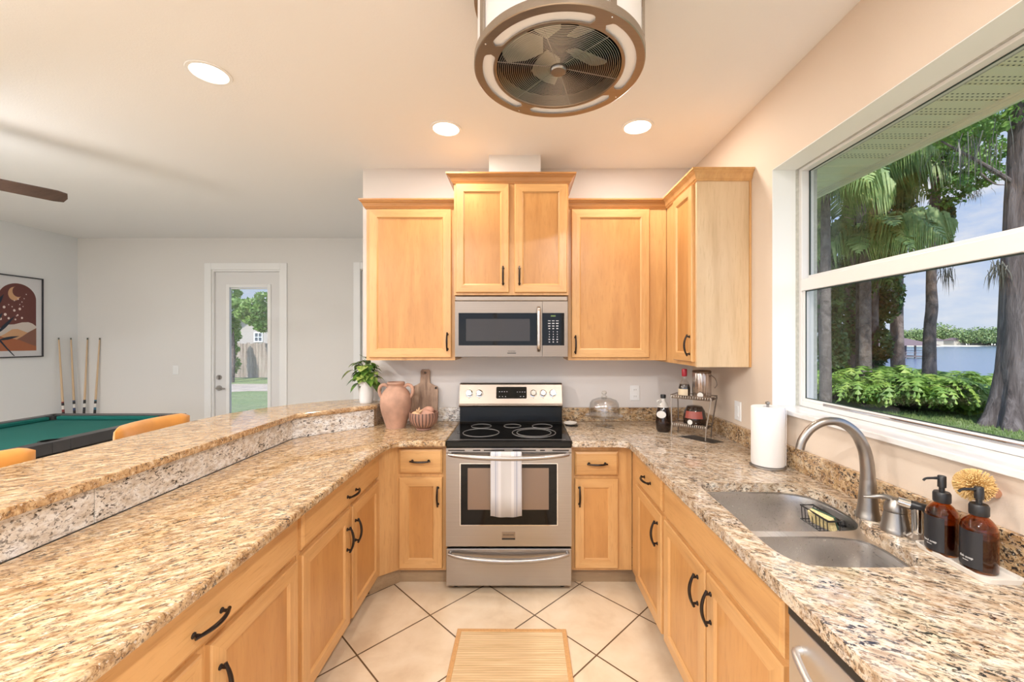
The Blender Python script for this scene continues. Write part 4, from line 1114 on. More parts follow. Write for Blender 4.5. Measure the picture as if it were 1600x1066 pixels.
ob('bottle', lathe([(0, 0), (.035, 0), (.046, .012), (.050, .06), (.046, .12), (.036, .165), (.018, .195), (.014, .205), (.014, .222), (0, .222)], (jx, jy, .9158), 36), 'syrup', t, smooth=True)
ob('shoulder_glass', lathe([(.0375, .163), (.026, .190), (.016, .203), (.0155, .2215), (.0145, .2215)], (jx, jy, .9158), 30), 'glass_rim', t, smooth=True)
ob('cap', lathe([(0, .2225), (.017, .2225), (.018, .240), (.016, .246), (0, .247)], (jx, jy, .9158), 20), 'black_plastic', t, smooth=True)
ob('finger_loop', torus((jx - .030, jy - .012, .9158 + .195), .014, .0045, 20, 8, 'y'), 'glass_rim', t, smooth=True)
front_disc((jx - .027, jy - .0425, 1.035), .030, 'label_white', t, (-.40, -.90, 0), ry=.024)
bx_, by_ = RP(.058, .062, 0)[:2]
t = thing('maple_bottle', (bx_, by_, 1.165), 'small clear bottle with a red cap and cream label on the upper rack shelf', 'bottle')
ob('bottle', lathe([(0, 0), (.034, 0), (.037, .006), (.037, .060), (.030, .085), (.014, .110), (.012, .120), (.012, .130), (0, .130)], (bx_, by_, 1.1645), 30), 'clear_glass', t, smooth=True)
ob('contents', lathe([(0, .003), (.033, .004), (.0345, .058), (.028, .080), (0, .080)], (bx_, by_, 1.1645), 26), 'syrup', t, smooth=True)
V, F_ = [], []
for i in range(15):
    a = R(170 + 110 * i / 14)
    for z in (.010, .052): V.append((bx_ + .0378 * math.cos(a), by_ + .0378 * math.sin(a), 1.1645 + z))
for i in range(14): F_.append((2 * i, 2 * i + 2, 2 * i + 3, 2 * i + 1))
ob('label', (V, F_), 'label_cream', t, solid=.0005, recalc=False)
ob('cap', lathe([(0, .1305), (.0145, .1305), (.0165, .137), (.0165, .172), (.014, .178), (0, .179)], (bx_, by_, 1.1645), 22), 'red_cap', t, smooth=True)
kx, ky = RP(.160, .070, 0)[:2]
t = thing('metal_canister', (kx, ky, 1.165), 'tall crimped metal canister with wire handle on the upper rack shelf', 'canister')
simple('pewter_rose', (0.52, 0.45, 0.41), 0.25, 0.95, bump=.6, vscale=60)
V, F_ = [], []; n = 96
for zi, (z, rr_) in enumerate(((0, .050), (.002, .053), (.155, .054), (.160, .052))):
    for i in range(n):
        q_ = rr_ + .0012 * math.cos(i * 2 * PI * 16 / n) * (1 if 0 < zi < 3 else 0); a = 2 * PI * i / n
        V.append((kx + q_ * math.cos(a), ky + q_ * math.sin(a), 1.1645 + z))
for r_ in range(3):
    for i in range(n): F_.append((r_ * n + i, r_ * n + (i + 1) % n, (r_ + 1) * n + (i + 1) % n, (r_ + 1) * n + i))
F_ += [tuple(range(n))[::-1], tuple(range(3 * n, 4 * n))]
ob('body', (V, F_), 'pewter_rose', t, smooth=True, angle=70)
ob('lid', lathe([(0, .1605), (.055, .1605), (.056, .166), (.052, .172), (.02, .176), (0, .177)], (kx, ky, 1.1645), 36), 'antique_metal', t, smooth=True)
ob('wire_handle', tube(spline([(kx + .040, ky - .040, 1.31), (kx + .058, ky - .055, 1.29), (kx + .066, ky - .062, 1.255), (kx + .056, ky - .052, 1.232)], 6), .0028, 8), 'antique_metal', t, smooth=True)
front_disc((kx - .030, ky - .0485, 1.188), .017, 'label_white', t, (-.55, -.83, 0), name='white_tag')
lx, ly = RP(.120, .062, 0)[:2]
t = thing('covered_jar', (lx, ly, .990), 'squat black jar with a red label on the lower rack shelf', 'jar')
ob('jar', lathe([(0, 0), (.055, 0), (.066, .012), (.068, .05), (.060, .095), (.044, .122), (0, .128)], (lx, ly, .9895), 36), 'syrup', t, smooth=True)
simple('label_red', (0.30, 0.07, 0.05), 0.35)
V, F_ = [], []
for i in range(15):
    a = R(195 + 95 * i / 14)
    for z, rr_ in ((.052, .0688), (.096, .0612)): V.append((lx + rr_ * math.cos(a), ly + rr_ * math.sin(a), .9895 + z))
for i in range(14): F_.append((2 * i, 2 * i + 2, 2 * i + 3, 2 * i + 1))
ob('label', (V, F_), 'label_red', t, solid=.0006, recalc=False)
front_disc((lx - .050, ly - .052, 1.020), .015, 'label_white', t, (-.7, -.7, 0), name='white_tag')
t = thing('dark_cloth', RP(.16, .03, .9155), 'thin dark mat lying beneath the corner rack', 'mat')
t2 = ob('cloth', prism([RP(.03, .02, 0)[:2], RP(.25, -.035, 0)[:2], RP(.29, .05, 0)[:2], RP(.10, .12, 0)[:2]], .9152, .9165), 'black_plastic', t)

# ================================================================ BACK COUNTER, LEFT
simple('terracotta', (0.47, 0.275, 0.195), 0.75, var=.3, vscale=9, bump=.25)
jx, jy = -.875, 2.868
t = thing('terracotta_jug', (jx, jy, .9155), 'two-handled terracotta jug beside the wooden board', 'jug')
prof = [(0, 0), (.060, 0), (.066, .006), (.080, .05), (.098, .11), (.107, .165), (.104, .205), (.090, .245), (.068, .272), (.056, .285), (.054, .296), (.058, .302), (.061, .310), (.058, .318), (.052, .318), (.049, .300), (.052, .285), (.085, .24), (.09, .2), (0, .18)]
ob('jug_body', lathe(spline([(a, b_, 0) for a, b_ in prof[:14]], 4) and [(max(0, p[0]), p[1]) for p in spline([(a, b_, 0) for a, b_ in prof[:14]], 4)] + prof[14:], (jx, jy, .9158), 56), 'terracotta', t, smooth=True)
for s_ in (-1, 1):
    P = spline([(jx + s_ * .055, jy, .9158 + .285), (jx + s_ * .080, jy, .9158 + .298), (jx + s_ * .108, jy, .9158 + .287), (jx + s_ * .118, jy, .9158 + .255), (jx + s_ * .108, jy, .9158 + .222), (jx + s_ * .095, jy, .9158 + .205)], 6)
    ob('jug_handle', tube(P, .0115, 12), 'terracotta', t, smooth=True)
wood('board_wood', (0.52, 0.36, 0.25), (0.36, 0.235, 0.16), (0.16, 0.095, 0.065), 'z', fine=2, coat=0, rough=.6)
t = thing('cutting_board', (-.728, 3.04, .9155), 'brown wooden paddle board leaning on the wall behind the bowl', 'cutting board')
body = [(-.100, 0), (-.100, .235), (-.092, .262), (-.060, .275), (-.038, .290), (-.034, .34), (-.036, .375), (-.026, .390), (.026, .390), (.036, .375), (.034, .34), (.038, .290), (.060, .275), (.092, .262), (.100, .235), (.100, 0)]
def circ(x, y, r_, n=16): return [(x + r_ * math.cos(2 * PI * i / n), y + r_ * math.sin(2 * PI * i / n)) for i in range(n)]
Mb = Matrix.Translation((-.722, 3.052, .9175)) @ Matrix.Rotation(R(-7), 4, 'X') @ Matrix.Rotation(R(90), 4, 'X')
ob('board', xf(prism(body, -.009, .009, [circ(0, .365, .008), circ(-.084, .250, .008), circ(.084, .250, .008)]), Mb), 'board_wood', t, bevel=.003)
for u, v in ((0, .365), (-.084, .250), (.084, .250)):
    ob('hole_lining', xf(lathe([(.0079, -.0088), (.0078, .0088), (.0060, .0088), (.0060, -.0088), (.0079, -.0088)], (u, v, 0), 16), Mb), 'dark_gap', t, smooth=True)
bx_, by_ = -.665, 2.800
t = thing('striped_bowl', (bx_, by_, .9155), 'footed brown bowl with dark vertical stripes beside the jug', 'bowl')
simple('bowl_brown', (0.33, 0.18, 0.13), 0.45, var=.12, vscale=12)
simple('bowl_dark', (0.055, 0.035, 0.035), 0.4)
V, F_, K = [], [], []; n = 104
pf = [(.034, 0), (.050, .002), (.050, .010), (.040, .014), (.060, .022), (.082, .042), (.095, .068), (.099, .095), (.096, .120), (.092, .120), (.090, .095), (.078, .052), (.04, .026), (.001, .022)]
for rr_, z in pf:
    for i in range(n):
        a = 2 * PI * i / n; q_ = rr_ + (.0012 * math.cos(4 * PI * i * 13 / n / 1) if .02 < z < .11 and rr_ > .079 else 0)
        V.append((bx_ + q_ * math.cos(a), by_ + q_ * math.sin(a), .9158 + z))
for r_ in range(len(pf) - 1):
    for i in range(n):
        F_.append((r_ * n + i, r_ * n + (i + 1) % n, (r_ + 1) * n + (i + 1) % n, (r_ + 1) * n + i)); K.append(1 if (4 <= r_ <= 6 and (i % 4) == 0) or r_ == 7 and i % 4 == 0 else 0)
F_.append(tuple(range(n))[::-1]); K.append(0)
ob('bowl', (V, F_), ['bowl_brown', 'bowl_dark'], t, smooth=True, fm=K, recalc=True)
simple('potato_skin', (0.52, 0.28, 0.20), 0.6, var=.15)
M = Matrix.Translation((bx_ + .030, by_ - .010, 1.018)) @ Matrix.Rotation(R(24), 4, 'Y')
o = ob('sweet_potato', xf(ellipsoid((0, 0, 0), (.062, .036, .032), 24, 14), M), 'potato_skin', None, smooth=True, loc=(bx_ + .03, by_, .99))
tag(o, 'smooth reddish oval root lying in the striped bowl', 'sweet potato')
o = ob('sweet_potato', xf(ellipsoid((0, 0, 0), (.046, .032, .036), 24, 14), Matrix.Translation((bx_ + .018, by_ + .045, 1.03)) @ Matrix.Rotation(R(-20), 4, 'Y')), 'potato_skin', None, smooth=True, loc=(bx_, by_ + .04, 1.0))
tag(o, 'rounder root behind the smooth oval one in the striped bowl', 'sweet potato')
simple('dry_husk', (0.66, 0.42, 0.24), 0.6, var=.2)
t = thing('garlic_bulb', (bx_ - .045, by_ - .02, 1.0), 'pale tan bulb with papery tips in the left of the striped bowl', 'garlic')
ob('bulb', ellipsoid((bx_ - .045, by_ - .022, 1.022), (.034, .030, .022), 20, 12), 'dry_husk', t, smooth=True)
for a, l in ((20, .045), (65, .05), (120, .035), (-30, .03)):
    p = Vector((bx_ - .03, by_ - .03, 1.028)); d_ = Vector((math.cos(R(a)) * .6, -.25, math.sin(R(a)) * .9 + .2)).normalized()
    ob('husk_tip', tube([tuple(p), tuple(p + d_ * l * .5), tuple(p + d_ * l)], [.006, .010, .001], 8), 'dry_husk', t, smooth=True)

# potted plant on the bar
px_, py_, pz_ = -1.128, 2.985, 1.0695
t = thing('potted_plant', (px_, py_, pz_), 'green trailing plant in a white pot on the end of the raised bar', 'plant')
simple('pot_white', (0.80, 0.80, 0.80), 0.35)
simple('soil', (0.06, 0.04, 0.03), 0.9)
ob('pot', lathe([(0, 0), (.043, 0), (.045, .003), (.047, .02), (.060, .150), (.061, .158), (.057, .158), (.055, .14), (0, .14)], (px_, py_, pz_), 40), 'pot_white', t, smooth=True)
ob('soil', lathe([(0, .1405), (.054, .1405), (0, .146)], (px_, py_, pz_), 24), 'soil', t)
def leaf_mat(name, c1, c2, vs=18, rough=.4, trans=.0):
    m, nt, b = _mat(name)
    v = _coords(nt)
    c = _ramp(nt, _noise(nt, v, vs, 3, .6), [(0.38, c1), (0.62, c2)])
    nt.links.new(c, b.inputs['Base Color']); b.inputs['Roughness'].default_value = rough
    MATS[name] = m
leaf_mat('pothos_leaf', (0.02, 0.075, 0.02), (0.14, 0.27, 0.04), 30, .25)
leaf_mat('pothos_leaf_light', (0.10, 0.24, 0.04), (0.52, 0.62, 0.16), 45, .25)
def leaf(base, d, up, L, Wd, cup=.2, droop=.3):
    d = Vector(d).normalized(); s_ = d.cross(Vector(up)).normalized(); nn_ = s_.cross(d).normalized()
    V, F_ = [], []
    K_ = [(0, .05), (.12, .62), (.3, .98), (.5, 1.0), (.72, .70), (.9, .28), (1, .02)]
    for t_, w_ in K_:
        c = Vector(base) + d * (t_ * L) + Vector((0, 0, -droop * L * t_ * t_))
        for q_ in (-1, 0, 1): V.append(tuple(c + s_ * (q_ * w_ * Wd / 2) + nn_ * (abs(q_) * cup * w_ * Wd / 2)))
    for i in range(len(K_) - 1):
        for k in (0, 1): F_.append((3 * i + k, 3 * i + k + 1, 3 * i + 4 + k, 3 * i + 3 + k))
    return V, F_
rl = random.Random(11)
LF = [(-.10, -.05, .09, 190, .085), (-.06, -.06, .02, 215, .075), (-.05, -.05, -.02, 230, .07), (.0, -.07, .03, 265, .085), (.04, -.06, .05, 300, .08), (.065, -.02, -.005, 330, .09), (.06, -.03, .07, 320, .07), (-.04, -.04, .10, 200, .08), (.01, -.05, .11, 280, .08), (.03, .0, .15, 60, .07), (-.01, .0, .17, 90, .07), (.0, -.02, .20, 95, .05)]
for k in range(58):
    if k < len(LF):
        ox, oy, oz, az, L = LF[k]
    else:
        az = rl.uniform(130, 400); rr_ = rl.uniform(.01, .085); ox, oy = rr_ * math.cos(R(az)), rr_ * math.sin(R(az)) * .7; oz = rl.uniform(-.02, .14) * (1.1 - rr_ * 6) + rl.uniform(0, .06); L = rl.uniform(.045, .085)
    oy = min(oy, .05)
    b0 = (px_ + ox * .8, py_ + oy * .8, pz_ + .165 + oz * .85)
    d_ = Vector((math.cos(R(az)), math.sin(R(az)) * .8, rl.uniform(-.75, .25)))
    if b0[1] + d_.y * L > YB - .01: d_.y = -abs(d_.y)
    ob('leaf', leaf(b0, d_, (0, 0, 1), L, L * rl.uniform(.74, .95), .25, rl.uniform(.1, .6)), 'pothos_leaf_light' if k % 3 == 0 else 'pothos_leaf', t, smooth=True, recalc=False)
    ob('stem', tube([(px_, py_, pz_ + .14), (px_ + ox * .5, py_ + oy * .5, pz_ + .16 + oz * .6), b0], .0015, 5), 'pothos_leaf', t)
ob('tendril', tube(spline([(px_, py_, pz_ + .14), (px_ + .005, py_ - .01, pz_ + .27), (px_ - .02, py_ - .01, pz_ + .335), (px_ - .045, py_ - .01, pz_ + .350)], 5), .0013, 5), 'pothos_leaf', t)

# ================================================================ TOWEL AND RUG
def towel_mat():
    m, nt, b = _mat('towel_stripe')
    g = nt.nodes.new('ShaderNodeTexCoord'); s_ = nt.nodes.new('ShaderNodeSeparateXYZ'); nt.links.new(g.outputs['Object'], s_.inputs[0])
    a = _math(nt, 'ABSOLUTE', s_.outputs[0])
    base, st, st2 = (0.66, 0.655, 0.66), (0.42, 0.44, 0.50), (0.56, 0.55, 0.54)
    r_ = nt.nodes.new('ShaderNodeValToRGB'); r_.color_ramp.interpolation = 'CONSTANT'
    stops = [(0, st2), (.030, base), (.048, st), (.052, base), (.056, st), (.068, base), (.074, st), (.077, base), (.083, st), (.086, base)]
    els = r_.color_ramp.elements
    els[0].position = 0; els[0].color = (*st2, 1); els[1].position = .086 * 5; els[1].color = (*base, 1)
    for p, c in stops[1:-1]:
        el = els.new(p * 5); el.color = (*c, 1)
    nt.links.new(_math(nt, 'MULTIPLY', a, 5.0), r_.inputs[0]); nt.links.new(r_.outputs[0], b.inputs['Base Color'])
    b.inputs['Roughness'].default_value = .9; b.inputs['Sheen Weight'].default_value = .2
    _bump(nt, b, _noise(nt, _coords(nt), 400, 2), .4, .001)
    MATS['towel_stripe'] = m
towel_mat()
tc = -.088
def towel_sheet(y0, side, z_top, z_bot, w):
    pass
V, F_ = [], []; nx = 24
path = [(2.447, .47), (2.440, .60), (2.432, .72), (2.424, .81), (2.421, .838), (2.424, .853), (2.436, .861), (2.449, .855), (2.4655, .838), (2.468, .80), (2.4705, .70), (2.4715, .60), (2.4715, .54)]
for yy, zz in path:
    for i in range(nx + 1):
        u = -.092 + .184 * i / nx
        dep = max(0, (.84 - zz)) if yy < 2.46 else 0
        V.append((tc + u * (1 + dep * .05), yy + .004 * math.sin(u * 70 + zz * 3) * min(1, dep * 4), zz - (.004 * math.cos(u * 30) if zz < .5 else 0)))
for r_ in range(len(path) - 1):
    for i in range(nx): F_.append((r_ * (nx + 1) + i, r_ * (nx + 1) + i + 1, (r_ + 1) * (nx + 1) + i + 1, (r_ + 1) * (nx + 1) + i))
o = ob('dish_towel', (V, F_), 'towel_stripe', None, smooth=True, recalc=False, loc=(tc, 2.44, .47), solid=.003, angle=180)
tag(o, 'white dish towel with grey-blue stripes hanging on the oven handle', 'towel')
def rug_mat():
    m, nt, b = _mat('woven_rug')
    v = _coords(nt, (3, 90, 1), world_pos=True)
    c = _ramp(nt, _noise(nt, v, 1.0, 3, .6), [(0.3, (0.55, 0.38, 0.20)), (0.5, (0.68, 0.50, 0.29)), (0.7, (0.78, 0.60, 0.37))])
    w = nt.nodes.new('ShaderNodeTexWave'); w.bands_direction = 'Y'; w.inputs['Scale'].default_value = 22; w.inputs['Distortion'].default_value = .3
    nt.links.new(_coords(nt, world_pos=True), w.inputs['Vector'])
    c = _mixc(nt, _math(nt, 'MULTIPLY', w.outputs['Fac'], .22), c, (0.48, 0.32, 0.15))
    nt.links.new(c, b.inputs['Base Color']); b.inputs['Roughness'].default_value = .85
    _bump(nt, b, w.outputs['Fac'], .5, .002)
    MATS['woven_rug'] = m
rug_mat()
simple('rug_border', (0.60, 0.34, 0.14), 0.8, var=.1, vscale=100, bump=.4)
t = thing('woven_rug', (-.05, 1.7, 0), 'tan woven kitchen mat with brown cloth border on the tiles', 'rug')
Mr = Matrix.Translation((-.052, 1.62, 0)) @ Matrix.Rotation(R(-.4), 4, 'Z')
ob('weave', xf(box(-.262, .262, -.51, .51, .001, .007), Mr), 'woven_rug', t)
ob('border', xf(join(box(-.285, -.2622, -.532, .532, .001, .0085), box(.2622, .285, -.532, .532, .001, .0085), box(-.262, .262, .5102, .532, .001, .0085), box(-.262, .262, -.532, -.5102, .001, .0085)), Mr), 'rug_border', t, bevel=.002)

# ================================================================ GAMES ROOM
simple('felt_teal', (0.0, 0.125, 0.105), 0.9, bump=.2, vscale=400)
simple('rail_black', (0.045, 0.045, 0.05), 0.35, var=.2, vscale=8)
simple('pocket_black', (0.008, 0.008, 0.008), 0.6)
tx0, tx1, ty0, ty1, tz = -4.64, -3.33, 1.86, 4.08, .80
t = thing('pool_table', ((tx0 + tx1) / 2, (ty0 + ty1) / 2, 0), 'black pool table with teal cloth beyond the raised bar', 'pool table')
rw, cw = .10, .045
pk = []
for x in (tx0 + rw + .005, tx1 - rw - .005):
    for y in (ty0 + rw + .005, (ty0 + ty1) / 2, ty1 - rw - .005):
        xx = x + (0 if y != (ty0 + ty1) / 2 else (-.022 if x < -4 else .022)); pk.append((xx, y))
def pkr(p): return .058
holes = [circ(p[0], p[1], .056, 20) for p in pk]
ob('bed_cloth', box(tx0 + rw, tx1 - rw, ty0 + rw, ty1 - rw, .735, .760), 'felt_teal', t)
g = .075
def rail(x0, x1, y0, y1): return box(x0, x1, y0, y1, .72, tz)
my = (ty0 + ty1) / 2
ob('rail_top', join(rail(tx0, tx0 + rw, ty0 + g * 1.4, my - .06), rail(tx0, tx0 + rw, my + .06, ty1 - g * 1.4), rail(tx1 - rw, tx1, ty0 + g * 1.4, my - .06), rail(tx1 - rw, tx1, my + .06, ty1 - g * 1.4),
                    rail(tx0 + g * 1.4, tx1 - g * 1.4, ty0, ty0 + rw), rail(tx0 + g * 1.4, tx1 - g * 1.4, ty1 - rw, ty1),
                    *[rail(a, a + .055, b_, b_ + .12) for a in (tx0, tx1 - .055) for b_ in (my - .06,)],
                    *[rail(a, a + .105, b_, b_ + .055) for a in (tx0, tx1 - .105) for b_ in (ty0, ty1 - .055)], *[rail(a, a + .055, b_, b_ + .05) for a in (tx0, tx1 - .055) for b_ in (ty0 + .055, ty1 - .105)]), 'rail_black', t, bevel=.004)
def cush(x0, x1, y0, y1): return box(x0, x1, y0, y1, .761, tz - .004)
ob('cushion', join(cush(tx0 + rw, tx0 + rw + cw, ty0 + .17, my - .075), cush(tx0 + rw, tx0 + rw + cw, my + .075, ty1 - .17), cush(tx1 - rw - cw, tx1 - rw, ty0 + .17, my - .075), cush(tx1 - rw - cw, tx1 - rw, my + .075, ty1 - .17),
                   cush(tx0 + .17, tx1 - .17, ty0 + rw, ty0 + rw + cw), cush(tx0 + .17, tx1 - .17, ty1 - rw - cw, ty1 - rw)), 'felt_teal', t, bevel=.01)
for p in pk:
    ob('pocket', lathe([(.050, .0), (.062, .0), (.062, -.09), (.02, -.12), (0, -.12), (0, -.11), (.03, -.10), (.050, -.08)], (p[0], p[1], tz - .001), 24), 'pocket_black', t, smooth=True)
ob('pocket_shadow_well', join(*[cyl((p[0], p[1], .7605), (p[0], p[1], .7625), .050, n=20) for p in pk]), 'pocket_black', t)
ob('apron', join(box(tx0 + .03, tx1 - .03, ty0 + .03, ty0 + .06, .55, .72), box(tx0 + .03, tx1 - .03, ty1 - .06, ty1 - .03, .55, .72), box(tx0 + .03, tx0 + .06, ty0 + .06, ty1 - .06, .55, .72), box(tx1 - .06, tx1 - .03, ty0 + .06, ty1 - .06, .55, .72), box(tx0 + .06, tx1 - .06, ty0 + .06, ty1 - .06, .70, .734)), 'pocket_black', t)
for x in (tx0 + .15, tx1 - .15):
    for y in (ty0 + .25, ty1 - .25):
        ob('leg', join(box(x - .06, x + .06, y - .06, y + .06, .05, .69), box(x - .075, x + .075, y - .075, y + .075, 0, .05)), 'rail_black', t, bevel=.006)
# cues
simple('cue_shaft', (0.62, 0.45, 0.28), 0.3)
simple('cue_tip', (0.10, 0.12, 0.10), 0.7)
def cue(x0, y0, x1, y1, label, col):
    t = thing('pool_cue', (x0, y0, 0), label, 'pool cue', 'pool cues leaning in the corner')
    a, b_ = Vector((x0, y0, .001)), Vector((x1, y1, 1.56)); L = lambda s_: tuple(a + (b_ - a) * s_)
    bt = ob('butt', tube([L(0), L(.02), L(.50)], [.0155, .0158, .0118], 14), col, t, smooth=True)
    ob('shaft', tube([L(.5001), L(.985)], [.0116, .0068], 14), 'cue_shaft', t, smooth=True)
    ob('ferrule', tube([L(.9851), L(1)], [.0070, .0066], 12), 'cue_tip', t, smooth=True)
    for q_, (s0, s1, mm) in enumerate(((.44, .47, 'label_white'), (.47, .49, 'black_plastic'), (.30, .42, 'black_plastic'), (.26, .275, 'label_white'))):
        r0 = .0158 - (s0 / .5) * .004 + .0005; r1 = .0158 - (s1 / .5) * .004 + .0005
        ob('inlay_ring', tube([L(s0), L(s1)], [r0, r1], 14), mm, bt, smooth=True)
simple('cue_red', (0.22, 0.03, 0.03), 0.3); simple('cue_black', (0.03, 0.03, 0.04), 0.3); simple('cue_navy', (0.04, 0.06, 0.14), 0.3); simple('cue_teal', (0.04, 0.15, 0.22), 0.3)
cue(-5.53, 4.985, -5.626, 4.985, 'pool cue with dark red butt, nearest the framed picture', 'cue_red')
cue(-5.53, 5.10, -5.626, 5.12, 'pool cue with navy butt, second from the framed picture', 'cue_navy')
cue(-5.49, 5.12, -5.50, 5.197, 'pool cue with black butt, first on the beige wall from the corner', 'cue_black')
cue(-5.37, 5.12, -5.345, 5.197, 'pool cue with blue butt, furthest right of the four cues', 'cue_teal')
# picture
t = thing('framed_picture', (XL, 4.58, 1.34), 'black-framed desert print with arch, moon and dark leaves on the left wall', 'picture')
FP = Face((XL + .001, 0, 0), (0, 1, 0), (1, 0, 0))
y0, y1, z0, z1 = 4.34, 4.822, 1.335, 2.25
simple('frame_black', (0.02, 0.022, 0.03), 0.4)
for nm, c in (('art_paper', (0.66, 0.67, 0.70)), ('art_maroon', (0.14, 0.045, 0.04)), ('art_sand', (0.62, 0.36, 0.20)), ('art_rust', (0.38, 0.13, 0.06)), ('art_pale', (0.60, 0.54, 0.50)), ('art_brown', (0.24, 0.11, 0.08)), ('art_leaf', (0.015, 0.025, 0.045)), ('art_dot', (0.75, 0.62, 0.58))):
    simple(nm, c, 0.6)
ob('frame', join(FP.box(y0, y0 + .012, 0, .022, z0, z1), FP.box(y1 - .012, y1, 0, .022, z0, z1), FP.box(y0 + .012, y1 - .012, 0, .022, z0, z0 + .012), FP.box(y0 + .012, y1 - .012, 0, .022, z1 - .012, z1)), 'frame_black', t, bevel=.002)
ob('paper', FP.box(y0 + .012, y1 - .012, .001, .010, z0 + .012, z1 - .012), 'art_paper', t)
def art(poly, mat, w, name):
    n_ = len(poly); V = [FP.p(u, .010 + w, z) for u, z in poly] + [FP.p(u, .0104 + w, z) for u, z in poly]
    tr = tessellate_polygon([[Vector((u, z, 0)) for u, z in poly]])
    return ob(name, (V, [tuple(q) for q in tr] + [tuple(i + n_ for i in q) for q in tr]), mat, t, recalc=False)
ax0, ax1, az0, azs = 4.407, 4.755, 1.410, 1.99
ac, ar = (ax0 + ax1) / 2, (ax1 - ax0) / 2
arch = [(ax0, az0), (ax1, az0)] + [(ac + ar * math.cos(PI * i / 24), azs + ar * math.sin(PI * i / 24)) for i in range(25)]
art(arch, 'art_maroon', 0, 'print_arch')
art([(ax0, az0), (ax1, az0), (ax1, 1.69), (4.72, 1.72), (4.68, 1.735), (4.62, 1.73), (4.55, 1.705), (4.50, 1.70), (4.45, 1.68), (ax0, 1.64)], 'art_pale', .0006, 'print_mountain')
art([(ax0, az0), (ax1, az0), (ax1, 1.60), (4.66, 1.62), (4.58, 1.655), (4.53, 1.65), (4.47, 1.60), (ax0, 1.56)], 'art_sand', .0012, 'print_hill')
art([(ax1, 1.45), (ax1, 1.67), (4.68, 1.62), (4.62, 1.57), (4.56, 1.53), (4.50, 1.50), (4.6, 1.48)], 'art_brown', .0018, 'print_hill')
art([(ax0, az0), (ax1, az0), (ax1, 1.46), (4.68, 1.49), (4.60, 1.53), (4.52, 1.55), (4.45, 1.56), (ax0, 1.58)], 'art_rust', .0024, 'print_hill')
moon = [(4.55 + .055 * math.cos(R(a)), 2.045 + .075 * math.sin(R(a))) for a in range(95, 325, 12)] + [(4.585 + .052 * math.cos(R(a)), 2.075 + .062 * math.sin(R(a))) for a in range(300, 118, -12)]
art(moon, 'art_sand', .0006, 'print_moon')
ra = random.Random(4)
for u, z, r_ in ((4.60, 1.88, .015), (4.55, 1.86, .014), (4.46, 1.89, .015), (4.47, 1.81, .016), (4.50, 1.77, .013), (4.58, 1.81, .010), (4.62, 1.78, .012), (4.56, 1.76, .010), (4.53, 1.90, .007), (4.62, 1.96, .006), (4.585, 1.99, .009), (4.64, 2.0, .006), (4.66, 2.05, .006), (4.55, 1.97, .007), (4.63, 1.91, .006), (4.50, 1.92, .006), (4.43, 1.76, .014), (4.60, 1.93, .006), (4.57, 1.80, .006)):
    art([(u + r_ * .8 * math.cos(2 * PI * i / 10), z + r_ * math.sin(2 * PI * i / 10)) for i in range(10)], 'art_dot', .0009, 'print_dot')
def leafpoly(b0, b1, w):
    b0, b1 = Vector(b0), Vector(b1); d_ = b1 - b0; n_ = Vector((-d_.y, d_.x)).normalized()
    return [tuple(b0 + d_ * s_ + n_ * w * math.sin(PI * s_ ** .8)) for s_ in (0, .2, .4, .6, .8)] + [tuple(b1)] + [tuple(b0 + d_ * s_ - n_ * w * math.sin(PI * s_ ** .8)) for s_ in (.8, .6, .4, .2)]
for b0, b1, w in (((4.40, 1.60), (4.555, 1.80), .016), ((4.41, 1.53), (4.595, 1.575), .015), ((4.39, 1.72), (4.445, 1.83), .014), ((4.38, 1.88), (4.455, 2.03), .018)):
    art(leafpoly(b0, b1, w), 'art_leaf', .0032, 'print_leaf')
art([(4.36, 1.50), (4.42, 1.515), (4.48, 1.43), (4.545, 1.352), (4.552, 1.356), (4.49, 1.44), (4.43, 1.53), (4.36, 1.51)], 'art_leaf', .0032, 'print_leaf')
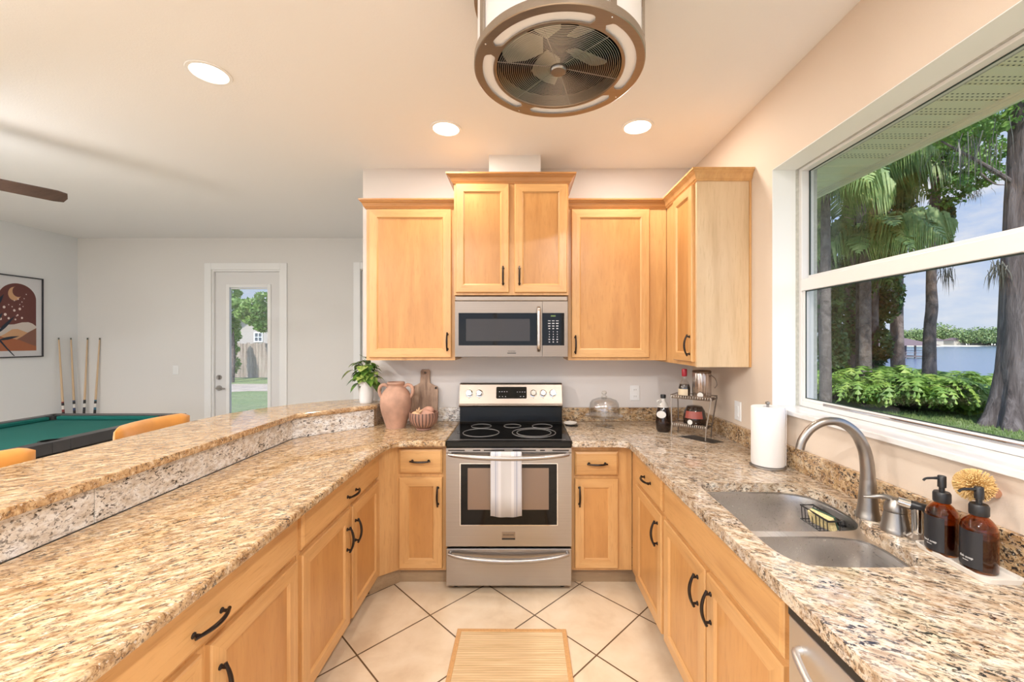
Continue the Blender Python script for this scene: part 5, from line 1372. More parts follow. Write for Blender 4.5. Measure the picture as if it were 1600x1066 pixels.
# bar stools
simple('velvet_mustard', (0.60, 0.25, 0.035), 0.75, var=.14, vscale=9, sheen=.5, bump=.2)
def stool(x, y, label):
    t = thing('bar_stool', (x, y, 0), label, 'bar stool', 'mustard bar stools at the raised bar')
    loc = []
    V, F_ = [], []; nu, nv = 22, 12
    # curved, padded back, local coords: back at -X
    for side in (0, 1):
        for j in range(nv + 1):
            z = .78 + .315 * j / nv
            for i in range(nu + 1):
                s_ = -1 + 2 * i / nu
                yy = .225 * s_
                edge = min(1, (1 - abs(s_)) * 6) ** .5 * min(1, (1 - abs(2 * j / nv - 1)) * 4) ** .5
                th = .026 * edge + .002
                xx = -.19 + .055 * s_ * s_ + (th if side else -th)
                zz = z - (.020 * max(0, abs(s_) - .86) / .14 if j == nv else 0)
                V.append((xx, yy, zz))
    m_ = (nu + 1) * (nv + 1)
    for side in (0, 1):
        for j in range(nv):
            for i in range(nu):
                a = side * m_ + j * (nu + 1) + i; q_ = (a, a + 1, a + nu + 2, a + nu + 1); F_.append(q_ if side else q_[::-1])
    for i in range(nu):
        F_.append((i, i + 1, m_ + i + 1, m_ + i)); a = nv * (nu + 1) + i; F_.append((a, a + 1, m_ + a + 1, m_ + a))
    for j in range(nv):
        a = j * (nu + 1); F_.append((a, a + nu + 1, m_ + a + nu + 1, m_ + a)); a += nu; F_.append((a, a + nu + 1, m_ + a + nu + 1, m_ + a))
    ob('backrest', (V, F_), 'velvet_mustard', t, smooth=True, local=True, angle=60)
    ob('seat', prism(rrect(-.20, .20, -.21, .21, .07), .66, .74), 'velvet_mustard', t, bevel=.02, seg=4, smooth=True, local=True)
    for sx_ in (-1, 1):
        for sy_ in (-1, 1):
            ob('leg', tube([(sx_ * .14, sy_ * .15, .66), (sx_ * .19, sy_ * .20, .001)], [.014, .010], 10), 'bronze_dark', t, local=True, smooth=True)
    ob('foot_rest', tube([(-.175, -.185, .24), (.175, -.185, .24), (.175, .185, .24), (-.175, .185, .24), (-.175, -.185, .24)], .008, 8), 'bronze_dark', t, local=True)
    ob('back_post', join(tube([(-.17, -.14, .68), (-.175, -.14, .86)], .009, 8), tube([(-.17, .14, .68), (-.175, .14, .86)], .009, 8)), 'bronze_dark', t, local=True)
    return t
st = stool(-1.845, 2.222, 'mustard velvet bar stool at the far end of the raised bar')
s2_ = copy_tree(st); s2_.location = (-1.845, 1.445, 0); s2_['label'] = 'mustard velvet bar stool nearest the left edge of the photo'
# ================================================================ OUTDOORS
import numpy as np
def soup(name, V, F_, mat, parent=None, loc=None, fm=None):
    off = root_loc(parent) if parent is not None else Vector(loc or (0, 0, 0))
    V = np.asarray(V, dtype=float) - np.array(off)
    me = bpy.data.meshes.new(name); me.from_pydata(V.tolist(), [], [tuple(int(i) for i in f) for f in F_])
    mats = mat if isinstance(mat, (list, tuple)) else [mat]
    for m_ in mats: me.materials.append(MATS[m_])
    if fm is not None: me.polygons.foreach_set('material_index', list(fm))
    o = bpy.data.objects.new(name, me); COL.objects.link(o)
    if parent is not None: o.parent = parent
    else: o.location = off
    return o
def foliage_mat(name, c1, c2, c3, vs=1.6, trans=.35):
    m = bpy.data.materials.new(name); m.use_nodes = True; nt = m.node_tree
    b = nt.nodes['Principled BSDF']
    v = _coords(nt, world_pos=True)
    c = _ramp(nt, _noise(nt, v, vs, 4, .75), [(0.32, c1), (0.5, c2), (0.68, c3)])
    nt.links.new(c, b.inputs['Base Color']); b.inputs['Roughness'].default_value = .5
    tr = nt.nodes.new('ShaderNodeBsdfTranslucent'); nt.links.new(c, tr.inputs[0])
    mx = nt.nodes.new('ShaderNodeMixShader'); mx.inputs[0].default_value = trans
    out = nt.nodes['Material Output']
    nt.links.new(b.outputs[0], mx.inputs[1]); nt.links.new(tr.outputs[0], mx.inputs[2]); nt.links.new(mx.outputs[0], out.inputs[0])
    MATS[name] = m
foliage_mat('oak_leaf', (0.045, 0.12, 0.02), (0.13, 0.27, 0.045), (0.32, 0.46, 0.09), 1.8)
foliage_mat('dark_leaf', (0.04, 0.075, 0.03), (0.10, 0.17, 0.055), (0.21, 0.31, 0.10), 2.0, .25)
foliage_mat('palm_leaf', (0.10, 0.19, 0.06), (0.24, 0.35, 0.11), (0.44, 0.52, 0.20), 1.5)
foliage_mat('fern_leaf', (0.07, 0.16, 0.025), (0.22, 0.36, 0.06), (0.50, 0.60, 0.13), 2.2)
foliage_mat('moss_strand', (0.06, 0.062, 0.045), (0.12, 0.12, 0.09), (0.20, 0.19, 0.15), 3, .2)
foliage_mat('far_tree', (0.10, 0.17, 0.06), (0.22, 0.30, 0.11), (0.38, 0.42, 0.18), .35, .1)
foliage_mat('yard_tree', (0.10, 0.22, 0.04), (0.22, 0.36, 0.08), (0.40, 0.52, 0.16), 1.6)
def bark(name, c1, c2, c3, sc=(9, 9, 1.2)):
    m, nt, b = _mat(name)
    v = _coords(nt, sc, world_pos=True); f = _noise(nt, v, 1.0, 6, .7, .6)
    nt.links.new(_ramp(nt, f, [(0.3, c1), (0.5, c2), (0.72, c3)]), b.inputs['Base Color']); b.inputs['Roughness'].default_value = .95
    _bump(nt, b, f, 1.0, .05); MATS[name] = m
bark('cypress_bark', (0.045, 0.034, 0.031), (0.12, 0.096, 0.088), (0.24, 0.205, 0.195))
bark('smooth_bark', (0.07, 0.048, 0.042), (0.16, 0.12, 0.105), (0.30, 0.24, 0.215), (4, 4, 2))
bark('palm_bark', (0.06, 0.048, 0.04), (0.13, 0.105, 0.09), (0.22, 0.185, 0.16), (6, 6, 5))
def lawn_mat(name, c1, c2, c3):
    m, nt, b = _mat(name)
    f = _noise(nt, _coords(nt, world_pos=True), 9, 8, .8)
    f2 = _noise(nt, _coords(nt, world_pos=True), .7, 3, .6)
    c = _ramp(nt, f, [(0.35, c1), (0.5, c2), (0.65, c3)])
    c = _mixc(nt, _ramp(nt, f2, [(0.4, (0, 0, 0)), (0.7, (.45, .45, .45))]), c, c1)
    nt.links.new(c, b.inputs['Base Color']); b.inputs['Roughness'].default_value = .9
    _bump(nt, b, _noise(nt, _coords(nt, world_pos=True), 60, 4, .8), 1.0, .03); MATS[name] = m
lawn_mat('lawn', (0.14, 0.19, 0.065), (0.25, 0.31, 0.12), (0.38, 0.43, 0.19))
foliage_mat('grass_blade', (0.14, 0.22, 0.06), (0.24, 0.33, 0.10), (0.36, 0.45, 0.16), 4)
def gz(x):
    if x < 9.5: return -.15
    if x < 13.5: return -.15 - .25 * (x - 9.5) / 4
    if x < 17: return -.40 - 1.1 * (x - 13.5) / 3.5
    return -1.5
# ground on the lake side: lawn sloping to the water
V, F_ = [], []; xs = [XO + .005, 3, 6, 9.5, 11, 12.5, 13.5, 14.6, 15.8, 17, 19]; ys = [-40, -15, -5, 0, 4, 8, 12, 16, 22, 32, 50, 90]
for y in ys:
    for x in xs: V.append((x, y, gz(x)))
for j in range(len(ys) - 1):
    for i in range(len(xs) - 1): a = j * len(xs) + i; F_.append((a, a + 1, a + len(xs) + 1, a + len(xs)))
o = soup('lawn', V, F_, 'lawn', loc=(8, 8, -.15)); tag(o, kind='structure')
o = struct('yard_ground', box(-60, XO + .005, YF + .125, 90, -.45, -.12), 'lawn')
simple('sand', (0.42, 0.34, 0.27), 0.95, var=.15, vscale=3)
struct('sand_path', prism([(-40, 12.3), (-9.6, 12.9), (-8.9, 13.4), (-5, 13.2), (8, 13.0), (8, 15.7), (-5, 15.6), (-40, 15.3)], -.119, -.112), 'sand')
m, nt, b = _mat('lake_water')
b.inputs['Base Color'].default_value = (0.10, 0.16, 0.26, 1); b.inputs['Roughness'].default_value = .16; b.inputs['Specular IOR Level'].default_value = .8
_bump(nt, b, _noise(nt, _coords(nt, (.5, 2.2, 1), world_pos=True), 1.1, 4, .6), .55, .12); MATS['lake_water'] = m
o = struct('lake', box(16.5, 620, -200, 700, -1.40, -1.20), 'lake_water')
# soffit of the roof over the window
simple('soffit_vinyl', (0.95, 0.91, 0.70), 0.5)
t = sroot('soffit', (1.85, 1, 2.56), 'cream vented soffit over the window outside')
SO, SZ = 2.13, 2.582
P, F_ = [], []
y = -2.5; prof = []
while y < 3.3:
    prof += [(y, SZ), (y + .095, SZ), (y + .10, SZ + .010), (y + .108, SZ + .010), (y + .113, SZ)]; y += .1135
n = len(prof)
V = [(XO, a, b_) for a, b_ in prof] + [(SO, a, b_) for a, b_ in prof]
ob('soffit_panel', (V, [(i, i + 1, i + 1 + n, i + n) for i in range(n - 1)]), 'soffit_vinyl', t, recalc=False, solid=.002)
hl = []
y = -.2
while y < 2.35:
    for q_ in (.025, .047, .070):
        x = XO + .03
        while x < SO - .03:
            hl.append(box(x, x + .009, y + q_, y + q_ + .005, SZ - .0018, SZ - .0012)); x += .022
    y += .1135
simple('soffit_hole', (0.10, 0.10, 0.07), 0.8)
ob('vent_holes', join(*hl), 'soffit_hole', t)
ob('fascia', join(box(SO, SO + .02, -2.5, 3.3, SZ - .03, SZ + .14), box(SO - .014, SO, -2.5, 3.3, SZ - .010, SZ + .0)), 'soffit_vinyl', t)
simple('roof_shingle', (0.25, 0.20, 0.17), 0.9)
struct('roof', box(XL - 1.2, SO + .05, YN - 4, 3.3, ZC + .22, ZC + .34), 'roof_shingle')  # long rear overhang added, unseen, to keep sun out of the sliding door
struct('roof_far', box(XL - .4, XO + .2, 3.3, YF + .3, ZC + .22, ZC + .34), 'roof_shingle')

# leaf clouds
def leaf_cloud(seed, blobs, count, size, flat=.25, hang=0.0):
    """blobs: (x, y, z, rx, ry, rz); leaves are folded diamonds"""
    r_ = np.random.RandomState(seed)
    w = np.array([b_[3] * b_[4] * b_[5] for b_ in blobs]) ** .67; w /= w.sum()
    idx = r_.choice(len(blobs), count, p=w); B = np.array(blobs)[idx]
    d_ = r_.normal(size=(count, 3)); d_ /= np.linalg.norm(d_, axis=1)[:, None]
    rad = r_.uniform(.45, 1.0, count) ** .6
    c = B[:, :3] + d_ * rad[:, None] * B[:, 3:6]
    u = r_.normal(size=(count, 3)); u[:, 2] -= hang; u /= np.linalg.norm(u, axis=1)[:, None]
    v = np.cross(u, r_.normal(size=(count, 3))); v /= np.linalg.norm(v, axis=1)[:, None]
    s_ = size * r_.uniform(.6, 1.3, count)[:, None]
    V = np.stack([c - u * s_, c + v * s_ * .55, c + u * s_, c - v * s_ * .55], 1).reshape(-1, 3)
    F_ = np.arange(count * 4).reshape(-1, 4)
    return V, F_
def strands(seed, pts, per, L, wd=.007):
    r_ = random.Random(seed); V, F_ = [], []
    for x, y, z, sx_, l in pts:
        for k in range(per):
            px, py, pz = x + r_.gauss(0, sx_), y + r_.gauss(0, sx_), z + r_.uniform(-.1, .1); ll = L * l * r_.uniform(.4, 1.2)
            a = r_.uniform(0, PI); dx, dy = wd * math.cos(a), wd * math.sin(a); n = len(V); jx, jy = r_.gauss(0, .06), r_.gauss(0, .06)
            V += [(px - dx, py - dy, pz), (px + dx, py + dy, pz), (px + jx + dx, py + jy + dy, pz - ll * .5), (px + jx - dx, py + jy - dy, pz - ll * .5), (px + jx * 1.3, py + jy * 1.3, pz - ll)]
            F_ += [(n, n + 1, n + 2, n + 3), (n + 3, n + 2, n + 4)]
    return V, F_
def trunk(pts, radii, mat, parent, flare=0, name='trunk', n=18):
    sp_ = spline(pts, 5); m_ = len(sp_)
    rs = []
    for i in range(m_):
        f = i / (m_ - 1) * (len(radii) - 1); k = min(int(f), len(radii) - 2); rs.append(radii[k] + (radii[k + 1] - radii[k]) * (f - k))
    return ob(name, tube(sp_, rs, n), mat, parent, smooth=True)
def ray(px, Y): return (px - 814) / 640 * Y      # world X seen at image column px and depth Y
def hz(py, Y): return 1.52 + (533 - py) / 640 * Y

# the big cypress at the right
X0, Y0 = 9.56, 7.85
t = thing('cypress_tree', (X0, Y0, -.15), 'large grey cypress trunk on the lawn, nearest the window', 'tree')
V, F_ = [], []; n = 40
zs = [(-.2, .60), (.0, .52), (.25, .43), (.6, .36), (1.1, .32), (2.0, .295), (3.2, .275), (4.4, .25), (5.6, .23), (7.5, .2), (10, .15)]
for z, r_ in zs:
    for i in range(n):
        a = 2 * PI * i / n; q_ = r_ * (1 + (.16 * max(0, 1 - z / 1.2) + .05) * math.cos(7 * a + z) + .03 * math.cos(13 * a - z * 2))
        V.append((X0 + .02 * z + q_ * math.cos(a), Y0 + q_ * math.sin(a), z - .15))
for r_ in range(len(zs) - 1):
    for i in range(n): F_.append((r_ * n + i, r_ * n + (i + 1) % n, (r_ + 1) * n + (i + 1) % n, (r_ + 1) * n + i))
ob('trunk', (V, F_), 'cypress_bark', t, smooth=True, angle=80)
trunk([(X0 + .1, Y0, 4.0), (X0 + .6, Y0 - .2, 4.6), (X0 + 1.4, Y0 - .4, 5.1)], [.06, .04, .02], 'cypress_bark', t, name='branch', n=8)
trunk([(X0 + .1, Y0, 4.4), (X0 - .5, Y0 + .1, 4.9), (X0 - 1.2, Y0 + .3, 5.5)], [.05, .035, .015], 'cypress_bark', t, name='branch', n=8)
V, F_ = leaf_cloud(21, [(X0 + .9, Y0 - .3, 5.2, .9, .6, .4), (X0 - .7, Y0 + .2, 5.9, .9, .7, .5), (X0, Y0, 7.5, 1.6, 1.6, 1.0), (X0 + .2, Y0 - .35, 3.7, .35, .15, .5)], 5200, .07, hang=.6)
soup('foliage', V, F_, 'oak_leaf', t)
V, F_ = strands(5, [(X0 - .8, Y0 + .2, 5.4, .3, 1), (X0 + .5, Y0 - .2, 4.9, .3, 1), (X0 + .35, Y0 - .2, 3.4, .10, .7), (X0 - .30, Y0 + .1, 3.0, .06, .6)], 60, .8)
soup('hanging_moss', V, F_, 'moss_strand', t)['kind'] = 'stuff'

# the curved slim tree rising from the ferns
Yt = 11.0
t = thing('slim_tree', (ray(1453, Yt), Yt, gz(11)), 'slim curved tree rising out of the ferns in front of the lake', 'tree')
pts = [(ray(1453, Yt), Yt, gz(11)), (ray(1452, Yt), Yt, hz(560, Yt)), (ray(1453, Yt), Yt, hz(510, Yt)), (ray(1456, Yt), Yt, hz(480, Yt)), (ray(1455, Yt), Yt, hz(440, Yt)), (ray(1457, Yt), Yt, hz(380, Yt)), (ray(1460, Yt), Yt, hz(320, Yt)), (ray(1467, Yt), Yt, hz(265, Yt)), (ray(1468, Yt), Yt, hz(220, Yt)), (ray(1460, Yt), Yt, hz(150, Yt)), (ray(1440, Yt), Yt, hz(80, Yt))]
trunk(pts, [.17, .14, .125, .125, .105, .11, .105, .12, .10, .08, .06], 'smooth_bark', t)
bl_ = []
for px, py, rx, rz in ((1500, 210, 45, 26), (1478, 188, 40, 30), (1535, 200, 30, 20), (1500, 258, 42, 26), (1530, 275, 34, 20), (1485, 300, 24, 24), (1545, 240, 20, 22), (1440, 200, 30, 30), (1478, 245, 30, 26)):
    Yb = Yt - .6 + (px % 7) * .25; bl_.append((ray(px, Yb), Yb, hz(py, Yb), rx * Yb / 640 * .7, .55, rz * Yb / 640))
V, F_ = leaf_cloud(22, bl_, 7500, .062)
soup('foliage', V, F_, 'oak_leaf', t)
trunk([(ray(1468, Yt), Yt, hz(240, Yt)), (ray(1500, Yt), Yt - .2, hz(262, Yt)), (ray(1530, Yt), Yt - .3, hz(292, Yt)), (ray(1550, Yt), Yt - .3, hz(296, Yt))], [.05, .035, .02, .008], 'smooth_bark', t, name='branch', n=8)
V, F_ = leaf_cloud(23, [(ray(1478, Yt), Yt, hz(350, Yt), .18, .2, .75), (ray(1470, Yt), Yt, hz(385, Yt), .10, .15, .35)], 1500, .055, hang=.8)
soup('vine_foliage', V, F_, 'dark_leaf', t)
V, F_ = strands(6, [(ray(1474, Yt), Yt, hz(400, Yt), .10, 1), (ray(1478, Yt), Yt, hz(425, Yt), .08, .8), (ray(1520, Yt), Yt, hz(300, Yt), .12, .5)], 40, .65, .007)
soup('hanging_moss', V, F_, 'moss_strand', t)['kind'] = 'stuff'

# vine-covered dark trees behind the palms
def dark_tree(px, Y, lean, label, blobs, seed, tr=.2, count=4200, mat='dark_leaf'):
    x = ray(px, Y); g0 = gz(x)
    t = thing('lakeside_tree', (x, Y, g0), label, 'tree', None)
    trunk([(x, Y, g0 - .1), (x + lean * .2, Y, 1.2), (x + lean * .5, Y, 3.0), (x + lean, Y, 5.5), (x + lean * 1.3, Y, 8.0)], [tr * 1.3, tr, tr * .9, tr * .75, tr * .4], 'smooth_bark', t)
    bb = [(ray(a, Y), Y + dy, hz(b_, Y), rx * Y / 640 * .75, .6, rz * Y / 640) for a, b_, rx, rz, dy in blobs]
    V, F_ = leaf_cloud(seed, bb, count, .075); soup('foliage', V, F_, mat, t)
    return t
dark_tree(1362, 12.6, .1, 'dark vine-covered tree beside the boathouse, right of the palms', [(1384, 460, 14, 46, 0), (1380, 400, 24, 50, .3), (1400, 330, 26, 46, 0), (1395, 270, 30, 46, 0), (1415, 215, 34, 40, .2), (1368, 540, 14, 34, 0), (1425, 255, 24, 40, 0)], 31, .15, 11000)
dark_tree(1332, 12.9, -.1, 'dark vine-covered tree directly behind the palm trunks', [(1330, 500, 22, 60, 0), (1345, 430, 22, 50, 0), (1350, 560, 20, 30, 0), (1370, 470, 16, 60, .2), (1312, 540, 18, 30, .2), (1360, 330, 28, 40, .4)], 32, .18, 12000)
dark_tree(1292, 12.0, -.3, 'vine-covered tree close to the left edge of the window', [(1290, 470, 16, 60, 0), (1300, 545, 14, 40, 0), (1285, 380, 20, 40, .3), (1305, 430, 12, 30, 0)], 33, .14, 8000)
# moss curtains
tmoss = thing('mossy_tree', (ray(1425, 13.4), 13.4, gz(13)), 'tall tree draped with hanging moss behind the slim curved tree', 'tree')
xm = ray(1425, 13.4)
trunk([(xm - .4, 13.4, -.5), (xm - .5, 13.4, 2), (xm - .4, 13.4, 5), (xm + .1, 13.4, 9)], [.2, .17, .14, .1], 'smooth_bark', tmoss)
V, F_ = leaf_cloud(41, [(ray(a, 13.4), 13.4 + q_, hz(b_, 13.4), rx * .021 * .7, .7, rz * .021) for a, b_, rx, rz, q_ in ((1405, 232, 40, 34, 0), (1440, 150, 60, 40, .3), (1380, 290, 22, 22, 0), (1465, 205, 30, 20, .2), (1405, 180, 60, 30, 0))], 6000, .07)
soup('foliage', V, F_, 'dark_leaf', tmoss)
V, F_ = strands(7, [(ray(a, 13), 13 + (a % 5) * .1, hz(b_, 13), .14, l) for a, b_, l in ((1405, 250, 1.2), (1412, 262, 1.2), (1420, 245, 1.0), (1398, 262, 1), (1432, 255, .8), (1385, 300, .8), (1445, 232, .7), (1462, 200, .6), (1508, 188, .6), (1530, 180, .5))], 70, 1.3, .008)
soup('hanging_moss', V, F_, 'moss_strand', tmoss)['kind'] = 'stuff'

# palms
def frond(base, az, L, rise, droop, seed, nl=34, ll=1.3):
    r_ = random.Random(seed); V, F_ = [], []
    ca, sa = math.cos(az), math.sin(az); P = []
    for i in range(nl + 1):
        s_ = i / nl; h = L * s_ * (1 - .18 * s_); z = rise * s_ * L - droop * L * s_ * s_
        P.append(Vector((base[0] + ca * h, base[1] + sa * h, base[2] + z)))
    v, f = tube([tuple(p) for p in P[::3]], [.016 - .012 * i / (len(P[::3]) - 1) for i in range(len(P[::3]))], 4); V += v; F_ += f
    for i in range(3, nl + 1):
        s_ = i / nl; q_ = ll * (math.sin(PI * min(1, s_ * .9 + .12)) ** .6) * r_.uniform(.85, 1.1)
        tg = (P[i] - P[i - 1]).normalized(); sd = tg.cross(Vector((0, 0, 1))).normalized()
        for sg in (-1, 1):
            d1 = (sd * sg * .75 + tg * .45 + Vector((0, 0, r_.uniform(-.25, .2)))).normalized(); d2 = (d1 * .28 + Vector((0, 0, -1))).normalized()
            a = P[i]; m1 = a + d1 * q_ * .28; m2 = m1 + d2 * q_ * .72; w = tg * .026; n = len(V)
            V += [tuple(a - w), tuple(a + w), tuple(m1 + w * 1.3), tuple(m1 - w * 1.3), tuple(m2)]
            F_ += [(n, n + 1, n + 2, n + 3), (n + 3, n + 2, n + 4)]
    return V, F_
def palm(px, Y, ztop, label, seed, L=2.2, count=13, tr=.13, lean=0):
    x = ray(px, Y); g0 = gz(x); t = thing('queen_palm', (x, Y, g0), label, 'palm tree')
    trunk([(x, Y, g0 - .1), (x + lean * .3, Y, ztop * .35), (x + lean * .7, Y, ztop * .7), (x + lean, Y, ztop)], [tr * 1.2, tr, tr * .95, tr * .8], 'palm_bark', t)
    r_ = random.Random(seed)
    for k in range(count):
        az = 2 * PI * k / count + r_.uniform(-.2, .2)
        V, F_ = frond((x + lean, Y, ztop), az, L * r_.uniform(.85, 1.1), r_.uniform(.35, 1.1), r_.uniform(.75, 1.15), seed * 50 + k)
        soup('frond', V, F_, 'palm_leaf', t)
palm(1352, 10.9, hz(372, 10.9), 'palm with bright drooping fronds just above the meeting rail', 3, 1.9, 15, .13)
palm(1346, 11.9, hz(270, 11.9), 'taller palm with long fronds under the soffit edge', 4, 2.3, 17, .13)
palm(1290, 10.0, hz(292, 10.0), 'palm at the left edge of the window glass', 5, 1.7, 12, .11)

# ferns: a bed nobody could count
def fern_bed(seed, count):
    r_ = random.Random(seed); V, F_ = [], []
    made = 0
    while made < count:
        Y = r_.uniform(7.4, 15.5); x = r_.uniform(8.3, 13.6)
        if Y < 8.6 and x > 8.3 + (Y - 7.2) * 1.2 + 1.4: pass
        if (x - 9.45) ** 2 + (Y - 7.85) ** 2 < .95: continue
        edge = 8.75 + .25 * math.sin(Y * 1.7) - .03 * (Y - 8)
        if x < edge or x / Y > 1.165: continue
        g0 = gz(x); made += 1
        az = r_.uniform(0, 2 * PI); L = r_.uniform(.6, 1.0); up = r_.uniform(1.3, 2.5); nn_ = 11
        prev = None; ca, sa = math.cos(az), math.sin(az); side = Vector((-sa, ca, 0))
        z0 = g0 + r_.uniform(0, .2) + .28 * (math.sin(x * 2.3 + Y * .7) * math.sin(Y * 1.9 - x) * .5 + .5)
        for i in range(nn_ + 1):
            s_ = i / nn_; p = Vector((x + ca * L * s_ * .8, Y + sa * L * s_ * .8, z0 + L * (up * s_ - (up * .95) * s_ * s_ * 1.0)))
            if i:
                w = L * .17 * math.sin(PI * (s_ * .86 + .1)) + .01; tg = (p - prev).normalized()
                for sg in (-1, 1):
                    n = len(V); a = prev; b_ = p; tip = (a + b_) / 2 + side * sg * w + tg * w * .35 + Vector((0, 0, -.02))
                    V += [tuple(a), tuple(b_), tuple(tip)]; F_.append((n, n + 1, n + 2))
            prev = p
    return V, F_
V, F_ = fern_bed(9, 6500)
o = soup('fern_bed', V, F_, 'fern_leaf', loc=(9.5, 10, -.15)); tag(o, 'dense bed of bright green ferns under the trees outside the window', 'ferns', kind='stuff')
# grass tufts in view near the window
def tufts(seed, n_, fx):
    r_ = random.Random(seed); V, F_ = [], []
    for k in range(n_):
        x, y, z = fx(r_)
        for q_ in range(3):
            a = r_.uniform(0, 2 * PI); h = r_.uniform(.03, .075); l = r_.uniform(0, .04); n = len(V)
            V += [(x + .006 * math.cos(a), y + .006 * math.sin(a), z), (x - .006 * math.cos(a), y - .006 * math.sin(a), z), (x + l * math.sin(a), y - l * math.cos(a), z + h)]; F_.append((n, n + 1, n + 2))
    return V, F_
def f1(r_):
    y = r_.uniform(3.0, 9.6); k = r_.uniform(.70, 1.32); x = y * k
    return min(x, 13), y, gz(min(x, 13))
V, F_ = tufts(1, 14000, f1)
o = soup('grass', V, F_, 'grass_blade', loc=(7, 7, -.15)); tag(o, 'short green lawn grass between the window and the ferns', 'grass', kind='stuff')

# shoreline rail and chain-link fence
simple('weathered_rail', (0.22, 0.20, 0.18), 0.8)
simple('galvanised', (0.45, 0.46, 0.46), 0.5, 0.6)
t = thing('shore_fence', (15.5, 13.5, -.6), 'low chain-link fence by the water left of the cypress trunk', 'fence')
ya, yb = 12.2, 16.0; xf_ = 15.2
ob('top_rail', tube([(xf_, ya, .02), (xf_ + .2, yb, .02)], .025, 8), 'galvanised', t)
for k in range(4):
    y = ya + (yb - ya) * k / 3; ob('post', tube([(xf_ + .05 * k, y, -1.1), (xf_ + .05 * k, y, .06)], .03, 8), 'galvanised', t)
mesh_ = []
k = 0; y = ya
while y < yb - .6:
    for sg in (-1, 1):
        y0_ = y if sg > 0 else y + .9
        mesh_.append(tube([(xf_ + .02, y0_, -.9), (xf_ + .1, y0_ + sg * .9, 0)], .006, 4))
    y += .10
ob('link_mesh', join(*mesh_), 'galvanised', t)
t = thing('seawall_rail', (17.5, 15.4, -.6), 'thin dark rail over the water left of the cypress trunk', 'railing')
ob('rail', tube([(ray(1488, 16.5), 16.5, hz(591, 16.5)), (ray(1565, 15.9), 15.9, hz(596, 15.9))], .035, 8), 'weathered_rail', t)
ob('post', tube([(ray(1490, 16.5), 16.5, hz(591, 16.5)), (ray(1490, 16.5), 16.5, -1.4)], .035, 8), 'weathered_rail', t)
ob('post', tube([(ray(1563, 15.9), 15.9, hz(596, 15.9)), (ray(1563, 15.9), 15.9, -1.5)], .035, 8), 'weathered_rail', t)

# boathouse on the lake
simple('boathouse_wood', (0.16, 0.13, 0.13), 0.8); simple('boathouse_roof', (0.16, 0.11, 0.11), 0.85); simple('boat_grey', (0.30, 0.31, 0.33), 0.6)
Yh = 64; bx0, bx1 = ray(1386, Yh), ray(1446, Yh); by1 = Yh + 7
t = thing('boathouse', ((bx0 + bx1) / 2, Yh + 3, -1.2), 'open boathouse with brown hip roof standing in the lake', 'boathouse')
ob('deck', join(box(bx0, bx1, Yh, by1, -.98, -.80), box(bx1, ray(1464, Yh), Yh, Yh + 2, -1.02, -.90)), 'boathouse_wood', t)
for k in range(5):
    x = bx0 + (bx1 - bx0) * k / 4
    for yy in (Yh + .1, by1 - .1): ob('post', box(x - .09, x + .09, yy - .09, yy + .09, -2.2, .80), 'boathouse_wood', t)
ob('post', box(ray(1463, Yh) - .08, ray(1463, Yh) + .08, Yh, Yh + .16, -2.2, .35), 'boathouse_wood', t)
for z in (-.35, .0): ob('railing', box(bx0, ray(1463, Yh), Yh - .05, Yh + .02, z - .04, z + .04), 'boathouse_wood', t)
cxh = (bx0 + bx1) / 2; o_ = .7
V = [(bx0 - o_, Yh - o_, .80), (bx1 + o_ + 1.2, Yh - o_, .80), (bx1 + o_ + 1.2, by1 + o_, .80), (bx0 - o_, by1 + o_, .80), (cxh - 1.6, Yh + 3.2, 2.25), (cxh + 1.6, Yh + 3.2, 2.25)]
ob('roof', (V, [(0, 1, 5, 4), (1, 2, 5), (2, 3, 4, 5), (3, 0, 4), (3, 2, 1, 0)]), 'boathouse_roof', t)
ob('boat_lift', box(bx0 + .5, bx1 - 2.2, Yh + 1, Yh + 5.5, -1.75, -1.0), 'boathouse_wood', t)
# far shore
simple('shore_sand', (0.66, 0.60, 0.46), 0.9)
struct('far_shore', prism([(60, 240), (340, 170), (620, 150), (620, 700), (60, 700)], -1.3, -.6), 'shore_sand')
rt = random.Random(77)
n_t = 0
for k in range(64):
    px = 1385 + k * 4.4; Y = 225 - (px - 1385) * .17 + rt.uniform(0, 14); x = ray(px, Y); h = rt.uniform(6.0, 8.6) * (1.35 if 1462 < px < 1482 else 1)
    nb = [(x, Y, h * .55, 4.5, 3, h * .5), (x + rt.uniform(-3, 3), Y, h * .35, 4, 3, h * .32)]
    V, F_ = leaf_cloud(100 + k, nb, 420, .55)
    t = thing('shore_tree', (x, Y, -.6), 'distant green tree in the line along the far lake shore', 'tree', 'tree line on the far lake shore')
    soup('foliage', V, F_, 'far_tree', t)
    ob('trunk', cyl((x, Y, -.7), (x, Y, h * .5), .25, .15, 6), 'cypress_bark', t)
simple('house_pale', (0.42, 0.38, 0.32), 0.8)
for px, w in ((1468, 4), (1500, 6), (1541, 4)):
    Y = 205; x = ray(px, Y)
    t = thing('lake_house', (x, Y, -.6), {1468: 'pale house on the far shore right behind the slim tree', 1500: 'wider pale house on the far shore between the two trunks', 1541: 'pale house on the far shore close to the cypress trunk'}[px], 'house')
    ob('wall', box(x - w / 2, x + w / 2, Y, Y + 6, -.6, 1.9), 'house_pale', t)
    ob('roof', (lambda a, b_, c, d_: ([(a, c, 1.9), (b_, c, 1.9), (b_, d_, 1.9), (a, d_, 1.9), ((a + b_) / 2 - 1, (c + d_) / 2, 3.2), ((a + b_) / 2 + 1, (c + d_) / 2, 3.2)], [(0, 1, 5, 4), (1, 2, 5), (2, 3, 4, 5), (3, 0, 4), (3, 2, 1, 0)]))(x - w / 2 - .4, x + w / 2 + .4, Y - .4, Y + 6.4), 'boathouse_roof', t)

